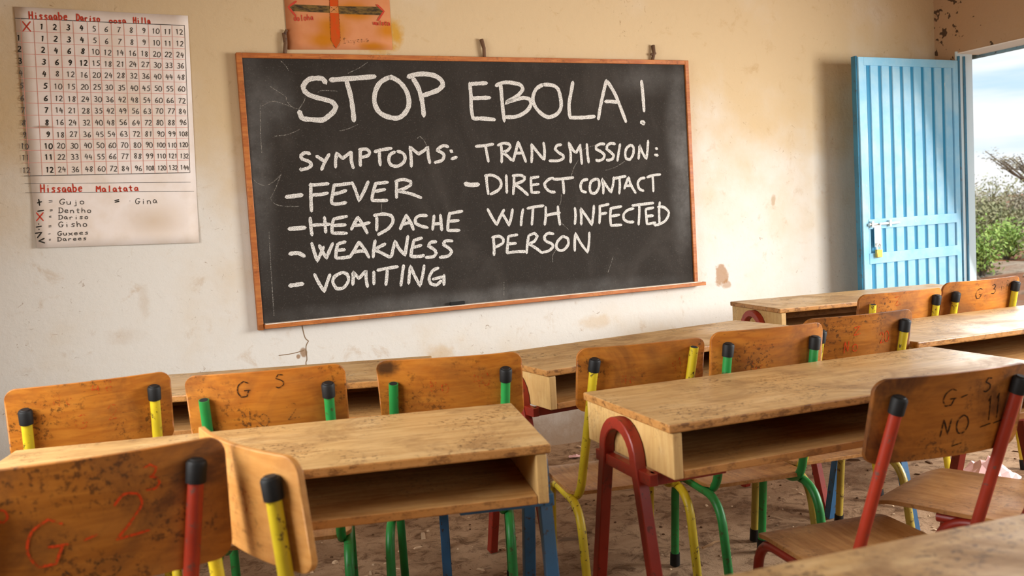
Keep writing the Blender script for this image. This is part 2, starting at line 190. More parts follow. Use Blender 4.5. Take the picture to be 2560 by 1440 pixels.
# single-stroke hand lettering, unit box (x right, y up)
FONT = {
'0': ['.5,1 .15,.8 .05,.45 .2,.08 .5,0 .8,.15 .95,.5 .8,.85 .5,1'], '1': ['.25,.8 .5,1 .5,0'], '2': ['.1,.8 .35,1 .7,.95 .8,.7 .5,.35 .1,.03 .95,.05'],
'3': ['.15,.92 .5,1 .8,.82 .65,.6 .4,.53 .75,.42 .88,.2 .6,.02 .1,.08'], '4': ['.4,1 .1,.4 .9,.45', '.7,.8 .65,0'], '5': ['.85,1 .3,.98 .2,.6 .6,.6 .88,.35 .65,.05 .12,.05'],
'6': ['.7,1 .3,.7 .12,.3 .35,.02 .75,.08 .85,.35 .55,.5 .18,.35'], '7': ['.1,.95 .9,1 .55,.5 .35,0'], '8': ['.8,.85 .5,1 .2,.82 .4,.58 .78,.3 .6,.02 .25,.08 .2,.3 .6,.58 .8,.85'],
'9': ['.8,.85 .45,1 .15,.75 .4,.5 .8,.7 .82,.85 .8,.4 .5,0'], 'H': ['.1,1 .1,0', '.85,1 .85,0', '.1,.5 .85,.52'], 'D': ['.15,1 .15,0', '0,1 .5,.98 .9,.65 .85,.25 .5,.02 0,0'],
'M': ['.05,0 .1,1 .5,.45 .85,1 .95,0'], 'G': ['.9,.85 .6,1 .2,.8 .08,.4 .3,.05 .7,.05 .88,.4 .55,.42 1,.4'], 'N': ['.05,0 .25,.95 .6,.1 .8,.95'], 'S': ['.85,.9 .45,1 .2,.75 .75,.45 .8,.15 .4,0 .1,.1'],
'Z': ['.1,.9 .85,1 .1,.05 .9,.1'], 'B': ['.15,1 .15,0 .7,.05 .8,.35 .2,.5 .7,.65 .65,.95 .15,1'],
'a': ['.75,.55 .4,.62 .15,.35 .3,.05 .6,.1 .78,.5 .8,.1 .95,.02'], 'b': ['.15,1 .15,0 .6,.02 .85,.3 .6,.58 .15,.5'], 'c': ['.8,.5 .4,.6 .15,.3 .4,.02 .8,.1'], 'd': ['.75,.55 .4,.62 .15,.3 .4,.02 .75,.2', '.8,1 .78,0'],
'e': ['.2,.32 .8,.36 .65,.6 .3,.55 .15,.25 .4,.02 .85,.1'], 'g': ['.75,.55 .4,.6 .2,.35 .4,.1 .75,.25', '.78,.55 .75,-.25 .3,-.28'], 'h': ['.15,1 .15,0', '.15,.4 .5,.6 .75,.4 .78,0'], 'i': ['.5,.55 .5,0', '.5,.78 .5,.82'],
'j': ['.6,.55 .6,-.2 .25,-.25', '.6,.78 .6,.82'], 'l': ['.5,1 .5,0'], 'n': ['.15,.58 .18,0', '.18,.4 .5,.6 .75,.4 .78,0'], 'o': ['.5,.6 .2,.45 .2,.12 .5,0 .8,.15 .8,.45 .5,.6'], 'r': ['.25,.58 .28,0', '.28,.35 .5,.58 .85,.52'],
's': ['.8,.52 .45,.6 .25,.45 .7,.22 .6,.02 .15,.05'], 't': ['.45,.9 .48,.05 .75,.02', '.15,.58 .8,.6'], 'u': ['.15,.58 .2,.1 .5,.0 .75,.2 .78,.58 .8,.0'], 'w': ['.05,.58 .25,.02 .5,.5 .75,.02 .95,.58'], 'x': ['.1,.6 .9,0', '.9,.6 .1,0'],
'y': ['.15,.58 .45,.1', '.8,.58 .3,-.28'], '+': ['.5,.9 .45,.05', '.1,.45 .95,.5'], '=': ['.1,.62 .9,.66', '.1,.32 .9,.36'], '-': ['.05,.42 .95,.5'], '.': ['.45,.5 .5,.38'], '/': ['.05,.45 .95,.5', '.48,.8 .52,.84', '.48,.1 .52,.14'],
'>': ['.05,.9 .95,.85 .2,.1'], '<': ['.9,.95 .1,.45 1,.05'], 'X': ['.05,1 .95,0', '.9,1 .1,0'],
}
def glyphs(mb, text, a, b, h, w, fn, seed=0):
    """write text from baseline point a to b (2D), letter height h, stroke width w"""
    a = Vector(a); b = Vector(b); d = (b - a); n = len(text); adv = d.length / n; t = d.normalized(); up = Vector((-t.y, t.x))
    rnd = random.Random(seed + n)
    for i, ch in enumerate(text):
        if ch == ' ' or ch not in FONT: continue
        o = a + t * adv * (i + .08) + up * rnd.uniform(-.05, .05) * h; sl = rnd.uniform(-.06, .1)
        for st in FONT[ch]:
            pts = []
            for q in st.split():
                x, y = map(float, q.split(','))
                pts.append(o + t * (x * adv * .86 + y * sl * h) + up * y * h)
            mb.ribbon([(p.x, p.y) for p in pts], w, fn, seed=i)

# ------------------------------------------------------------------ materials
class NT:
    def __init__(s, name, rough=.6, spec=.4):
        s.m = bpy.data.materials.new(name); s.m.use_nodes = True; s.t = s.m.node_tree; s.b = s.t.nodes['Principled BSDF']
        s.b.inputs['Roughness'].default_value = rough; s.b.inputs['Specular IOR Level'].default_value = spec
    def n(s, t, **k):
        x = s.t.nodes.new(t)
        for a, v in k.items(): setattr(x, a, v)
        return x
    def l(s, a, b): s.t.links.new(a, b)
    def coord(s, scale=(1, 1, 1), rand=True, loc=None):
        tc = s.n('ShaderNodeTexCoord'); v = tc.outputs['Object']
        if rand:
            oi = s.n('ShaderNodeObjectInfo'); ad = s.n('ShaderNodeVectorMath', operation='MULTIPLY_ADD')
            cx = s.n('ShaderNodeCombineXYZ'); 
            for i in range(3): s.l(oi.outputs['Random'], cx.inputs[i])
            s.l(cx.outputs[0], ad.inputs[0]); ad.inputs[1].default_value = (37, 53, 71); s.l(v, ad.inputs[2]); v = ad.outputs[0]
        mp = s.n('ShaderNodeMapping'); mp.inputs['Scale'].default_value = scale
        if loc: mp.inputs['Location'].default_value = loc
        s.l(v, mp.inputs[0]); return mp.outputs[0]
    def noise(s, vec, scale, detail=4, rough=.55, dist=0):
        x = s.n('ShaderNodeTexNoise'); s.l(vec, x.inputs['Vector']); x.inputs['Scale'].default_value = scale; x.inputs['Detail'].default_value = detail
        x.inputs['Roughness'].default_value = rough; x.inputs['Distortion'].default_value = dist; return x.outputs['Fac']
    def ramp(s, fac, p0, p1, lo=0, hi=1):
        x = s.n('ShaderNodeMapRange'); x.interpolation_type = 'SMOOTHSTEP'; s.l(fac, x.inputs[0]); x.inputs[1].default_value = p0; x.inputs[2].default_value = p1; x.inputs[3].default_value = lo; x.inputs[4].default_value = hi; return x.outputs[0]
    def mix(s, fac, a, b, mode='MIX'):
        x = s.n('ShaderNodeMix', data_type='RGBA', blend_type=mode)
        for key, v in (('Factor', fac), ('A', a), ('B', b)):
            if isinstance(v, (tuple, list, float, int)): x.inputs[key].default_value = v
            else: s.l(v, x.inputs[key])
        return x.outputs['Result']
    def math(s, op, a, b=None):
        x = s.n('ShaderNodeMath', operation=op)
        for i, v in enumerate((a, b)):
            if v is None: continue
            if isinstance(v, (float, int)): x.inputs[i].default_value = v
            else: s.l(v, x.inputs[i])
        return x.outputs[0]
    def blob(s, vec, c, r, soft=.5, amp=.3, nscale=8):
        """irregular patch round a point"""
        d = s.n('ShaderNodeVectorMath', operation='SUBTRACT'); s.l(vec, d.inputs[0]); d.inputs[1].default_value = c
        m = s.n('ShaderNodeVectorMath', operation='DIVIDE'); s.l(d.outputs[0], m.inputs[0]); m.inputs[1].default_value = r
        ln = s.n('ShaderNodeVectorMath', operation='LENGTH'); s.l(m.outputs[0], ln.inputs[0])
        nn = s.noise(vec, nscale, 3); q = s.math('ADD', ln.outputs['Value'], s.math('MULTIPLY', s.math('SUBTRACT', nn, .5), amp * 2))
        return s.ramp(q, 1, 1 - soft)
    def bump(s, h, strength, dist=.01):
        x = s.n('ShaderNodeBump'); x.inputs['Strength'].default_value = strength; x.inputs['Distance'].default_value = dist; s.l(h, x.inputs['Height']); s.l(x.outputs[0], s.b.inputs['Normal'])
    def color(s, c):
        if isinstance(c, (tuple, list)): s.b.inputs['Base Color'].default_value = c
        else: s.l(c, s.b.inputs['Base Color'])
        return s

def plain(name, c, rough=.6, metal=0, spec=.4):
    n = NT(name, rough, spec); n.color(c); n.b.inputs['Metallic'].default_value = metal; return n.m

def wood(name, base, dark, light, stain=.5, stain_col=lin(70, 38, 14), grain=(2.2, 26, 26), rough=.5, wear=.35, edge=0, marks=()):
    n = NT(name, rough, .35); v = n.coord(grain); u = n.coord()
    g = n.noise(v, 3, 5, .6, .6); c = n.mix(n.ramp(g, .3, .72), dark, base)
    g2 = n.noise(n.coord((1, 3, 3)), 5, 4, .6); c = n.mix(n.ramp(g2, .5, .75, 0, wear), c, light)
    big = n.noise(u, 4.5, 5, .65, .8); c = n.mix(n.ramp(big, .44, .74, 0, stain), c, stain_col)
    sp = n.noise(u, 75, 5, .75); area = n.noise(u, 6, 3)
    spots = n.math('MULTIPLY', n.ramp(sp, .53, .60), n.ramp(area, .46, .60, 0, min(1, stain * 1.5)))
    c = n.mix(n.math('MULTIPLY', spots, .75), c, lin(62, 36, 16))
    sc_ = n.noise(n.coord((9, 60, 60)), 2.2, 2, .5, 1.5); c = n.mix(n.ramp(sc_, .70, .74, 0, .5 * stain + .12), c, lin(78, 50, 26))
    if edge:     # worn, grimy cut edges of the plywood
        t_ = n.n('ShaderNodeTexCoord'); s_ = n.n('ShaderNodeSeparateXYZ'); n.l(t_.outputs['Normal'], s_.inputs[0]); side_ = n.ramp(n.math('ABSOLUTE', s_.outputs['Z']), .75, .45)
        c = n.mix(n.math('MULTIPLY', side_, .75), c, lin(176, 118, 56)); eg = n.noise(n.coord((1, 1, 2)), 28, 5, .75); c = n.mix(n.math('MULTIPLY', side_, n.ramp(eg, .48, .62, 0, edge)), c, lin(84, 48, 20))
    for (co, r_, col_, amt) in marks: c = n.mix(n.math('MULTIPLY', n.blob(n.coord(rand=False), co, r_, .7, .5, 30), amt), c, col_)
    n.color(c); n.bump(g, .08, .002); 
    n.l(n.ramp(big, .3, .8, rough - .08, rough + .2), n.b.inputs['Roughness'])
    return n.m
TOP = wood('desk_plywood', lin(198, 162, 108), lin(172, 134, 84), lin(218, 190, 142), .75, lin(122, 86, 48), (2, 16, 16), .40, .35, .7)
BOX = wood('desk_box_plywood', lin(196, 150, 92), lin(168, 118, 62), lin(214, 180, 126), .35, lin(104, 66, 30), (2.5, 22, 22), .55, .3, .5)
PANEL = wood('pale_side_plywood', lin(204, 168, 108), lin(190, 150, 92), lin(220, 190, 136), .25, lin(130, 96, 56), (26, 26, 2.5), .55)
BACK = wood('chair_plywood', lin(188, 118, 40), lin(164, 94, 28), lin(204, 140, 64), .75, lin(92, 52, 20), (2.5, 24, 24), .46, .3)
BACKD = wood('stained_chair_plywood', lin(180, 112, 40), lin(156, 92, 28), lin(194, 134, 64), 1.0, lin(72, 38, 14), (2.5, 24, 24), .46, .3)
BACKC = wood('scuffed_chair_plywood', lin(188, 118, 40), lin(164, 94, 28), lin(204, 140, 64), .6, lin(92, 52, 20), (2.5, 24, 24), .46, .3, 0, [((-.172, 0, .792), (.055, .3, .038), lin(46, 30, 18), .9)])
BACKL = wood('pale_chair_plywood', lin(200, 144, 78), lin(184, 126, 62), lin(214, 166, 102), .4, lin(120, 76, 36), (2.5, 24, 24), .46, .3)
SEAT = wood('seat_plywood', lin(186, 136, 80), lin(160, 108, 56), lin(206, 164, 112), .4, lin(100, 62, 30), (24, 2.5, 24), .45)
FRAME = wood('board_frame_wood', lin(190, 116, 52), lin(160, 84, 32), lin(206, 140, 76), .3, lin(110, 60, 24), (3, 30, 30), .5)

def paint(name, c, chip=.35, chipc=lin(60, 36, 22), rough=.42):
    n = NT(name, rough, .5); u = n.coord()
    a = n.noise(u, 44, 5, .75); f = n.ramp(a, .58, .64, 0, min(1, chip * 1.8)); b = n.noise(u, 7, 4); 
    c2 = n.mix(n.ramp(b, .35, .7, 0, .6), c, tuple(x * .5 for x in c[:3]) + (1,))
    n.color(n.mix(f, c2, chipc)); n.bump(a, .12, .002); return n.m
YEL = paint('yellow_paint', lin(212, 186, 36), .55); GRN = paint('green_paint', lin(38, 140, 64), .4, lin(70, 44, 30)); RED = paint('red_paint', lin(170, 52, 28), .45, lin(96, 70, 60))
DRED = paint('dark_red_paint', lin(146, 40, 22), .35); BLU = paint('blue_paint', lin(52, 102, 144), .7, lin(66, 56, 48)); OLV = paint('shaded_yellow_paint', lin(176, 152, 60), .5)  # OLV: the yellow darkened in colour for legs standing in shade
RUB = plain('black_rubber', lin(20, 19, 18), .6, 0, .3); DARK = plain('dark_hollow', lin(16, 14, 12), .9)
STEEL = plain('bright_steel', lin(205, 205, 200), .3, .9); BRASS = plain('brass', lin(200, 160, 80), .35, .9)

def ink(name, c, hold=.25):
    """hand-drawn mark, worn away in patches"""
    n = NT(name, .8, .1); u = n.coord(rand=False); a = n.noise(u, 140, 3); n.color(c)
    n.l(n.ramp(a, hold, hold + .25), n.b.inputs['Alpha']); return n.m
INKR = ink('red_marker', lin(214, 70, 28), .30); INKK = ink('black_marker', lin(44, 30, 20), .28); INKF = ink('faint_red_marker', lin(190, 76, 30), .44); INKG = ink('faint_pencil', lin(84, 62, 40), .42)
PENK = plain('pencil', lin(88, 82, 76), .8, 0, .1); PEND = plain('dark_marker', lin(52, 48, 42), .8, 0, .1); PENR = plain('red_crayon', lin(190, 70, 52), .8, 0, .1); GRIDR = plain('thin_red_line', lin(214, 150, 134), .8, 0, .1)

# limewashed plaster
def plaster(name, base, tan, spots_amt, extra=None, low=None):
    n = NT(name, .9, .1); v = n.coord(rand=False)
    a = n.noise(v, 1.3, 5, .6); hz = n.n('ShaderNodeSeparateXYZ'); n.l(v, hz.inputs[0]); upper_dim = n.math('ADD', a, n.ramp(hz.outputs['Z'], .7, 2.2, -.16, .20))   # dimmer, warmer light on the upper wall painted in, tan rising with height
    c = n.mix(n.ramp(upper_dim, .32, .72, 0, .85), base, tan)
    b = n.noise(v, 9, 6, .7, .5); c = n.mix(n.ramp(b, .56, .75, 0, .42), c, lin(176, 140, 92))
    d = n.noise(v, 30, 5, .75, 1); e = n.noise(v, 2.2, 2); c = n.mix(n.math('MULTIPLY', n.ramp(d, .62, .70, 0, .65), n.ramp(e, .42, .6)), c, lin(130, 96, 58))
    for (co, r, col, soft, amt) in (extra or []):
        c = n.mix(n.math('MULTIPLY', n.blob(v, co, r, soft, .55, 26), amt), c, col)
    if low:
        s = n.n('ShaderNodeSeparateXYZ'); n.l(v, s.inputs[0]); w = n.math('ADD', s.outputs['Z'], n.math('MULTIPLY', n.noise(v, 6, 5, .7), .35))
        c = n.mix(n.ramp(w, low, low - .3, 0, .75), c, lin(150, 116, 78))
    if spots_amt:
        q = n.noise(v, 22, 2, .5); yy = n.n('ShaderNodeSeparateXYZ'); n.l(v, yy.inputs[0]); k = n.math('MULTIPLY', n.ramp(n.math('ADD', q, n.ramp(yy.outputs['Y'], -.5, 0, -.10, .10)), .66, .71), spots_amt); c = n.mix(k, c, lin(62, 46, 34))   # mould, thickest in the corner
    n.color(c); h = n.noise(v, 24, 8, .65); n.bump(h, .28, .012); return n.m
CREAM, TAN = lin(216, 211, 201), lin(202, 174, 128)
Y_ = lin(196, 142, 20)
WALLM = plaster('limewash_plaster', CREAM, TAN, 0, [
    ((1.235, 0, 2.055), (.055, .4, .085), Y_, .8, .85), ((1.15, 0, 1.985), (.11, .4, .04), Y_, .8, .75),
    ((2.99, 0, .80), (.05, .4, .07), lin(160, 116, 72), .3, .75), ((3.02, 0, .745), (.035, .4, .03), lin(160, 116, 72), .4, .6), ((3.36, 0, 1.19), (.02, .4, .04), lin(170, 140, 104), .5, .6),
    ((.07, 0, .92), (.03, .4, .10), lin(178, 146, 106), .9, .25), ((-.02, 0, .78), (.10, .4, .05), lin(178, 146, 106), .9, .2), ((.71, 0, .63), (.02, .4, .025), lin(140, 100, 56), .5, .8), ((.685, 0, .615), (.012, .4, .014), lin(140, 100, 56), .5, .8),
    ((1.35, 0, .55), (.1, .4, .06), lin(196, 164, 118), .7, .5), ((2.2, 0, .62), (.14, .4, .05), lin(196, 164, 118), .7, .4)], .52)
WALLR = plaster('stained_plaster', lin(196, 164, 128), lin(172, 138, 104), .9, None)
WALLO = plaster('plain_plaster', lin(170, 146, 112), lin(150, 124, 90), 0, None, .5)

# ------------------------------------------------------------------ the room
RL, RR, RB, RH = -1.12, 4.62, -5.7, 2.75      # room frame: left wall x, right wall x, back wall y, height
def room(name, mb, mat, parent=None, kind='structure', **k):
    o = mb.build(name, mat, parent, matrix=ROOM, **k)
    if parent: o.matrix_parent_inverse = parent.matrix_world.inverted()
    elif kind: o['kind'] = kind
    return o
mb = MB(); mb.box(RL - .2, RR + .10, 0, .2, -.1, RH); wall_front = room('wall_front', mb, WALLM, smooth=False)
# right wall with the doorway next to the corner, then a row of window openings
DW0, DW1, DH = -.155, -1.15, 2.0
mb = MB(); t0, t1 = RR, RR + .10
mb.box(t0, t1, DW0, .0, -.1, DH - .01); mb.box(t0, t1 + .10, DW1, 0, DH - .01, RH); mb.box(t0, t1, RB, DW1, DH, RH); mb.box(t0, t1, -1.70, DW1, -.1, DH); mb.box(t0, t1, -3.8, -1.70, -.1, .92); mb.box(t0, t1, RB, -3.8, -.1, DH)
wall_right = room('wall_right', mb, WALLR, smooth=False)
mb = MB(); t0, t1 = RL - .2, RL
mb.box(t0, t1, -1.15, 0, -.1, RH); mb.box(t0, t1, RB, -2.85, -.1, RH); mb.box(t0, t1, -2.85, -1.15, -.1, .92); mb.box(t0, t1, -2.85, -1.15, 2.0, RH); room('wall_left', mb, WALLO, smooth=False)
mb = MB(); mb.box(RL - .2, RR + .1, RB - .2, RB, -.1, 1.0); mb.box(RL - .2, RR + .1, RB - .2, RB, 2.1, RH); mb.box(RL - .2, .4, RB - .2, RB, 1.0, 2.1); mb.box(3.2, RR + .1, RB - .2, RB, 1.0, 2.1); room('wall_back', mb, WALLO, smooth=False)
mb = MB(); mb.box(RL - .2, RR + .1, RB - .2, .2, RH, RH + .1); room('ceiling', mb, plaster('ceiling_boards', lin(204, 172, 126), lin(186, 150, 104), 0), smooth=False)
# crack under the board
mb = MB()
for pts in ([(.712, .752), (.720, .70), (.735, .68), (.722, .655), (.722, .60), (.716, .58), (.722, .52), (.720, .4)], [(.60, .63), (.66, .632), (.71, .64)]):
    mb.ribbon(pts, .0035, lambda p: (p.x, -.0012, p.y))
room('crack', mb, plain('crack_shadow', lin(128, 100, 68), .9), wall_front)

# dirt floor
def fh(x, y): return .006 * math.sin(3.1 * x + 1.3 * y) * math.cos(2.3 * y - .7 * x) + .004 * math.sin(9 * x - 5 * y) - .004
n = NT('trodden_earth', .95, .1); v = n.coord(rand=False)
a = n.noise(v, 2.2, 6, .65, .6); c = n.mix(n.ramp(a, .32, .68), lin(136, 104, 76), lin(186, 154, 122))
b = n.noise(v, 14, 7, .75, .8); c = n.mix(n.ramp(b, .46, .64, 0, .75), c, lin(92, 64, 42)); s_ = n.noise(v, 85, 4, .8); c = n.mix(n.ramp(s_, .63, .68, 0, .9), c, lin(58, 42, 30)); c = n.mix(n.ramp(n.noise(n.coord((1, 1, 1), False, (5, 3, 1)), 70, 4, .8), .68, .72, 0, .7), c, lin(206, 184, 158))
n.color(c); n.bump(n.math('ADD', n.math('MULTIPLY', b, 1.6), n.noise(v, 60, 8, .75)), .55, .02); EARTH = n.m
mb = MB(); nx, ny = 96, 96; x0, x1, y0, y1 = RL - .1, RR + .105, RB - .1, .1
vs = []; fs = []
for j in range(ny + 1):
    for i in range(nx + 1):
        x = x0 + (x1 - x0) * i / nx; y = y0 + (y1 - y0) * j / ny; bank = max(0, 1 + y / .28); vs.append((x, y, fh(x, y) + .03 * bank * bank * (1 + .4 * math.sin(5 * x))))
for j in range(ny):
    for i in range(nx): a = j * (nx + 1) + i; fs.append((a, a + 1, a + nx + 2, a + nx + 1))
mb.add(vs, fs); floor = room('floor', mb, EARTH)

# ------------------------------------------------------------------ door leaf, hinged at the corner and folded back against the front wall
def door_paint(name, c):
    n = NT(name, .5, .35); v = n.coord(rand=False); a = n.noise(v, 5, 5, .65); k = n.mix(n.ramp(a, .35, .7, 0, .4), c, lin(196, 218, 222)); b = n.noise(n.coord((3, 3, 1), False), 14, 5, .75); k = n.mix(n.ramp(b, .66, .72, 0, .8), k, lin(222, 226, 220))
    n.color(k); return n.m
DBLUE = door_paint('sky_blue_paint', lin(126, 186, 216)); DRIBSHADE = plain('rib_shade_blue', lin(34, 128, 168), .6); DTEAL = paint('dark_teal_paint', lin(30, 110, 140), .3)
hx, hy = 4.60, -.165; ang = math.atan2(-.055, -.84)      # hinge line; free edge stands a little further off the wall
DM = ROOM @ Matrix.Translation((hx, hy, 0)) @ Matrix.Rotation(math.pi + math.atan2(.05, .84), 4, 'Z')
# leaf frame: x from hinge (0) to free edge (.84); +y faces the room
door = empty('door_1', DM); door['kind'] = 'structure'
LW, LH = .815, 1.945
mb = MB(); 
# folded sheet: raised ribs with narrow grooves
prof = []; nr = 8; x = .06; step = (LW - .12) / nr
prof.append((.0, 0))
prof.append((.045, 0)); 
for i in range(nr):
    xs = .05 + i * step
    prof += [(xs, .007), (xs + step - .030, .007), (xs + step - .028, .0), (xs + step - .003, .0)]
prof += [(LW - .06, .007), (LW - .03, .007)]
def sheet(z0, z1):
    for (xa, ya), (xb, yb) in zip(prof, prof[1:]): mb.quad((xa, ya, z0), (xb, yb, z0), (xb, yb, z1), (xa, ya, z1))
sheet(.06, LH - .04); mb.box(.02, LW - .02, -.024, -.016, .05, LH - .03); mb.build('ribbed_sheet', DBLUE, door, smooth=False)
for i in range(nr):
    xs = .05 + i * step; mb = MB(); mb.box(xs + step - .0275, xs + step - .0035, .0003, .0016, .06, LH - .045); mb.build('rib_shade', DRIBSHADE, door, smooth=False)  # dark blue strips paint in the shaded sides of the ribs
mb = MB(); mb.box(0, .04, -.022, .014, .04, LH); mb.box(LW - .042, LW, -.022, .014, .04, LH); mb.box(.04, LW - .042, -.022, .014, LH - .045, LH); mb.box(.04, LW - .042, -.022, .014, .04, .085)
mb.box(.04, LW - .042, -.001, .016, .995, 1.05); mb.box(.04, LW - .042, -.001, .016, .80, .86); 
mb.build('rails', DBLUE, door, smooth=False, bevel=.002)
mb = MB(); mb.box(LW, LW + .012, -.026, .004, .04, LH + .005); mb.build('edge_strip', DTEAL, door, smooth=False)
hw = MB(); hw.tube([(LW - .03, .026, 1.022), (LW - .27, .026, 1.022)], .008); hw.tube([(LW - .10, .02, 1.022), (LW - .10, .046, 1.022)], .006); hw.box(LW - .06, LW - .045, .014, .036, 1.005, 1.04); hw.box(LW - .20, LW - .185, .014, .036, 1.005, 1.04)
bolt = hw.build('bolt', STEEL, door)
hw = MB(); hw.box(LW - .125, LW - .075, .02, .025, .895, 1.022); hw.build('hasp', STEEL, bolt)
# padlock hangs on the hasp
pl = empty('padlock', DM @ Matrix.Translation((LW - .095, .032, .88))); tag(pl, 'small brass padlock hanging from the bolt on the blue door', 'padlock')
mb = MB(); mb.box(-.022, .022, -.008, .008, -.045, 0); mb.build('lock_body', BRASS, pl, bevel=.003)
mb = MB(); mb.tube([(-.014, 0, 0), (-.014, 0, .02)] + [(-.014 * math.cos(t), 0, .02 + .014 * math.sin(t)) for t in (.5, 1, 1.57, 2.1, 2.6)] + [(.014, 0, .02), (.014, 0, 0)], .004, 8); mb.build('shackle', STEEL, pl)
# painted steel jamb and lintel strip in the opening
mb = MB(); mb.box(4.605, 4.735, DW0 - .012, DW0 + .001, .02, DH); room('trim_1', mb, door_paint('pale_jamb_paint', lin(206, 220, 224)), smooth=False, bevel=.002)
mb = MB(); mb.tube([(4.61, DW0 - .02, .03), (4.61, DW0 - .02, DH - .03)], .008, 8); mb.tube([(4.66, DW0 - .016, .03), (4.66, DW0 - .016, DH - .03)], .008, 6); room('trim_2', mb, DTEAL)
mb = MB(); mb.box(4.615, 4.80, DW1 + .01, DW0 - .005, DH - .016, DH - .009); room('trim_3', mb, plain('pale_lintel_paint', lin(236, 226, 214), .7), smooth=False)
mb = MB(); mb.tube([(4.81, DW1 + .01, DH - .02), (4.81, DW0 + .1, DH - .02)], .012, 6, square=True); room('trim_4', mb, paint('grey_blue_paint', lin(120, 150, 160), .5))

# ------------------------------------------------------------------ blackboard
BM = ROOM
n = NT('slate_black', .85, .15); v = n.coord(rand=False)
a = n.noise(n.coord((1, 1, .6), False), 3.2, 5, .6, 1.5); c = n.mix(n.ramp(a, .45, .9, 0, .4), lin(48, 43, 38), lin(84, 78, 72)); b = n.noise(v, 160, 3, .7); c = n.mix(n.ramp(b, .56, .75, 0, .28), c, lin(120, 114, 104))
e1 = n.blob(v, (.56, 0, 1.5), (.10, .4, .7), .9, .3, 5); e2 = n.blob(v, (2.76, 0, 1.45), (.13, .4, .62), .9, .35, 5); e3 = n.blob(v, (1.6, 0, .80), (1.4, .4, .07), .9, .3, 6); e4 = n.blob(v, (2.55, 0, 1.85), (.3, .4, .12), .9, .3, 4); e5 = n.blob(v, (.66, 0, 1.75), (.14, .4, .2), .9, .4, 4)
for q, am in ((e1, .2), (e2, .34), (e3, .22), (e4, .15), (e5, .2)): c = n.mix(n.math('MULTIPLY', n.math('MULTIPLY', q, am), n.ramp(n.noise(v, 9, 5, .7), .25, .75, .4, 1.2)), c, lin(150, 148, 144))
n.color(c); SLATE = n.m
board = empty('blackboard', ROOM @ Matrix.Translation((1.66, -.02, .76))); tag(board, 'large wood-framed blackboard with white chalk writing on the cream wall', 'blackboard')
def on_wall(mb, name, mat, parent, **k):
    o = mb.build(name, mat, None, **k); o.matrix_world = ROOM; o.parent = parent; o.matrix_parent_inverse = parent.matrix_world.inverted(); return o
bx0, bx1, bz0, bz1 = .517, 2.81, .765, 1.945
mb = MB(); mb.box(bx0 + .012, bx1 - .012, -.0265, -.004, bz0 + .012, bz1 - .012); on_wall(mb, 'slate', SLATE, board, smooth=False)
mb = MB(); mb.box(bx0, bx0 + .024, -.036, -.003, bz0 - .012, bz1); mb.box(bx1 - .022, bx1, -.036, -.003, bz0, bz1); mb.box(bx0 + .024, bx1 - .022, -.036, -.003, bz1 - .022, bz1); on_wall(mb, 'frame', FRAME, board, smooth=False, bevel=.002)
mb = MB(); mb.box(bx0 + .026, bx1 + .032, -.062, -.003, bz0 - .006, bz0 + .012); tray = on_wall(mb, 'chalk_ledge', FRAME, board, smooth=False, bevel=.002)
n = NT('chalk_dust', .95, .05); v = n.coord(rand=False); n.color(n.mix(n.noise(v, 60, 4), lin(206, 190, 170), lin(232, 222, 206))); 
mb = MB(); mb.box(bx0 + .03, bx1 + .01, -.058, -.026, bz0 + .0115, bz0 + .0155); on_wall(mb, 'chalk_dust', n.m, tray, smooth=False)
n = NT('chalk', .95, .05); v = n.coord(rand=False); a = n.noise(v, 330, 4, .8); n.color(n.mix(n.ramp(a, .40, .58), lin(136, 130, 122), lin(238, 234, 226))); n.l(n.ramp(a, .33, .46), n.b.inputs['Alpha']); CHALK_M = n.m
n = NT('faint_chalk', .95, .05); v = n.coord(rand=False); n.color(lin(150, 144, 134)); n.l(n.ramp(n.noise(v, 200, 4, .8), .42, .6, 0, .75), n.b.inputs['Alpha']); FCHALK = n.m
for nm, key, mt, yy in (('chalk_heading', 'heading', CHALK_M, -.0272), ('chalk_symptoms', 'symptoms', CHALK_M, -.0272), ('chalk_transmission', 'transmission', CHALK_M, -.0272), ('chalk_scratches', 'scratches', FCHALK, -.0268)):
    mb = MB(); cnt = 0
    for w, strokes in CHALK[key]:
        for st in strokes:
            cnt += 1; pts = [(st[i] / 1000, st[i+1] / 1000) for i in range(0, len(st), 2)]
            yo = yy - .00002 * (cnt % 40)
            mb.ribbon(pts, w * .88, lambda p, yo=yo: (p.x, yo, p.y), seed=cnt)
    on_wall(mb, nm, mt, board, smooth=False)
mb = MB(); mb.box(1.40, 1.475, -.05, -.034, bz0 + .0155, bz0 + .032); er = mb.build('chalk_eraser', plain('black_felt', lin(28, 26, 24), .9), None, matrix=ROOM, bevel=.004, smooth=False); tag(er, 'small black eraser block lying on the ledge under the blackboard', 'eraser')
for i, (xa, za, xb, zb, lab) in enumerate(((.731, 2.035, .726, 1.945, 'bent rusty nail left of the orange compass poster above the blackboard'), (1.655, 2.03, 1.664, 1.945, 'slightly leaning rusty nail above the middle of the blackboard'), (2.611, 2.022, 2.603, 1.945, 'rusty nail with a cross knot above the right end of the blackboard'))):
    mb = MB(); mb.tube([(xa, -.012, za), ((xa + xb) / 2 + .003, -.02, (za + zb) / 2), (xb, -.014, zb + .001)], [.0105, .009, .009], 8)
    if i == 2: mb.tube([(2.592, -.018, 1.975), (2.622, -.018, 1.982)], .006, 6)
    if i == 0: mb.tube([(.731, -.012, 2.03), (.742, -.014, 2.05)], .006, 6)
    tag(mb.build('hanging_nail', paint('rusty_iron_%d' % i, lin(104, 72, 44), .6, lin(60, 36, 22), .7), None, matrix=ROOM), lab, 'nail', 'nails holding up the blackboard')

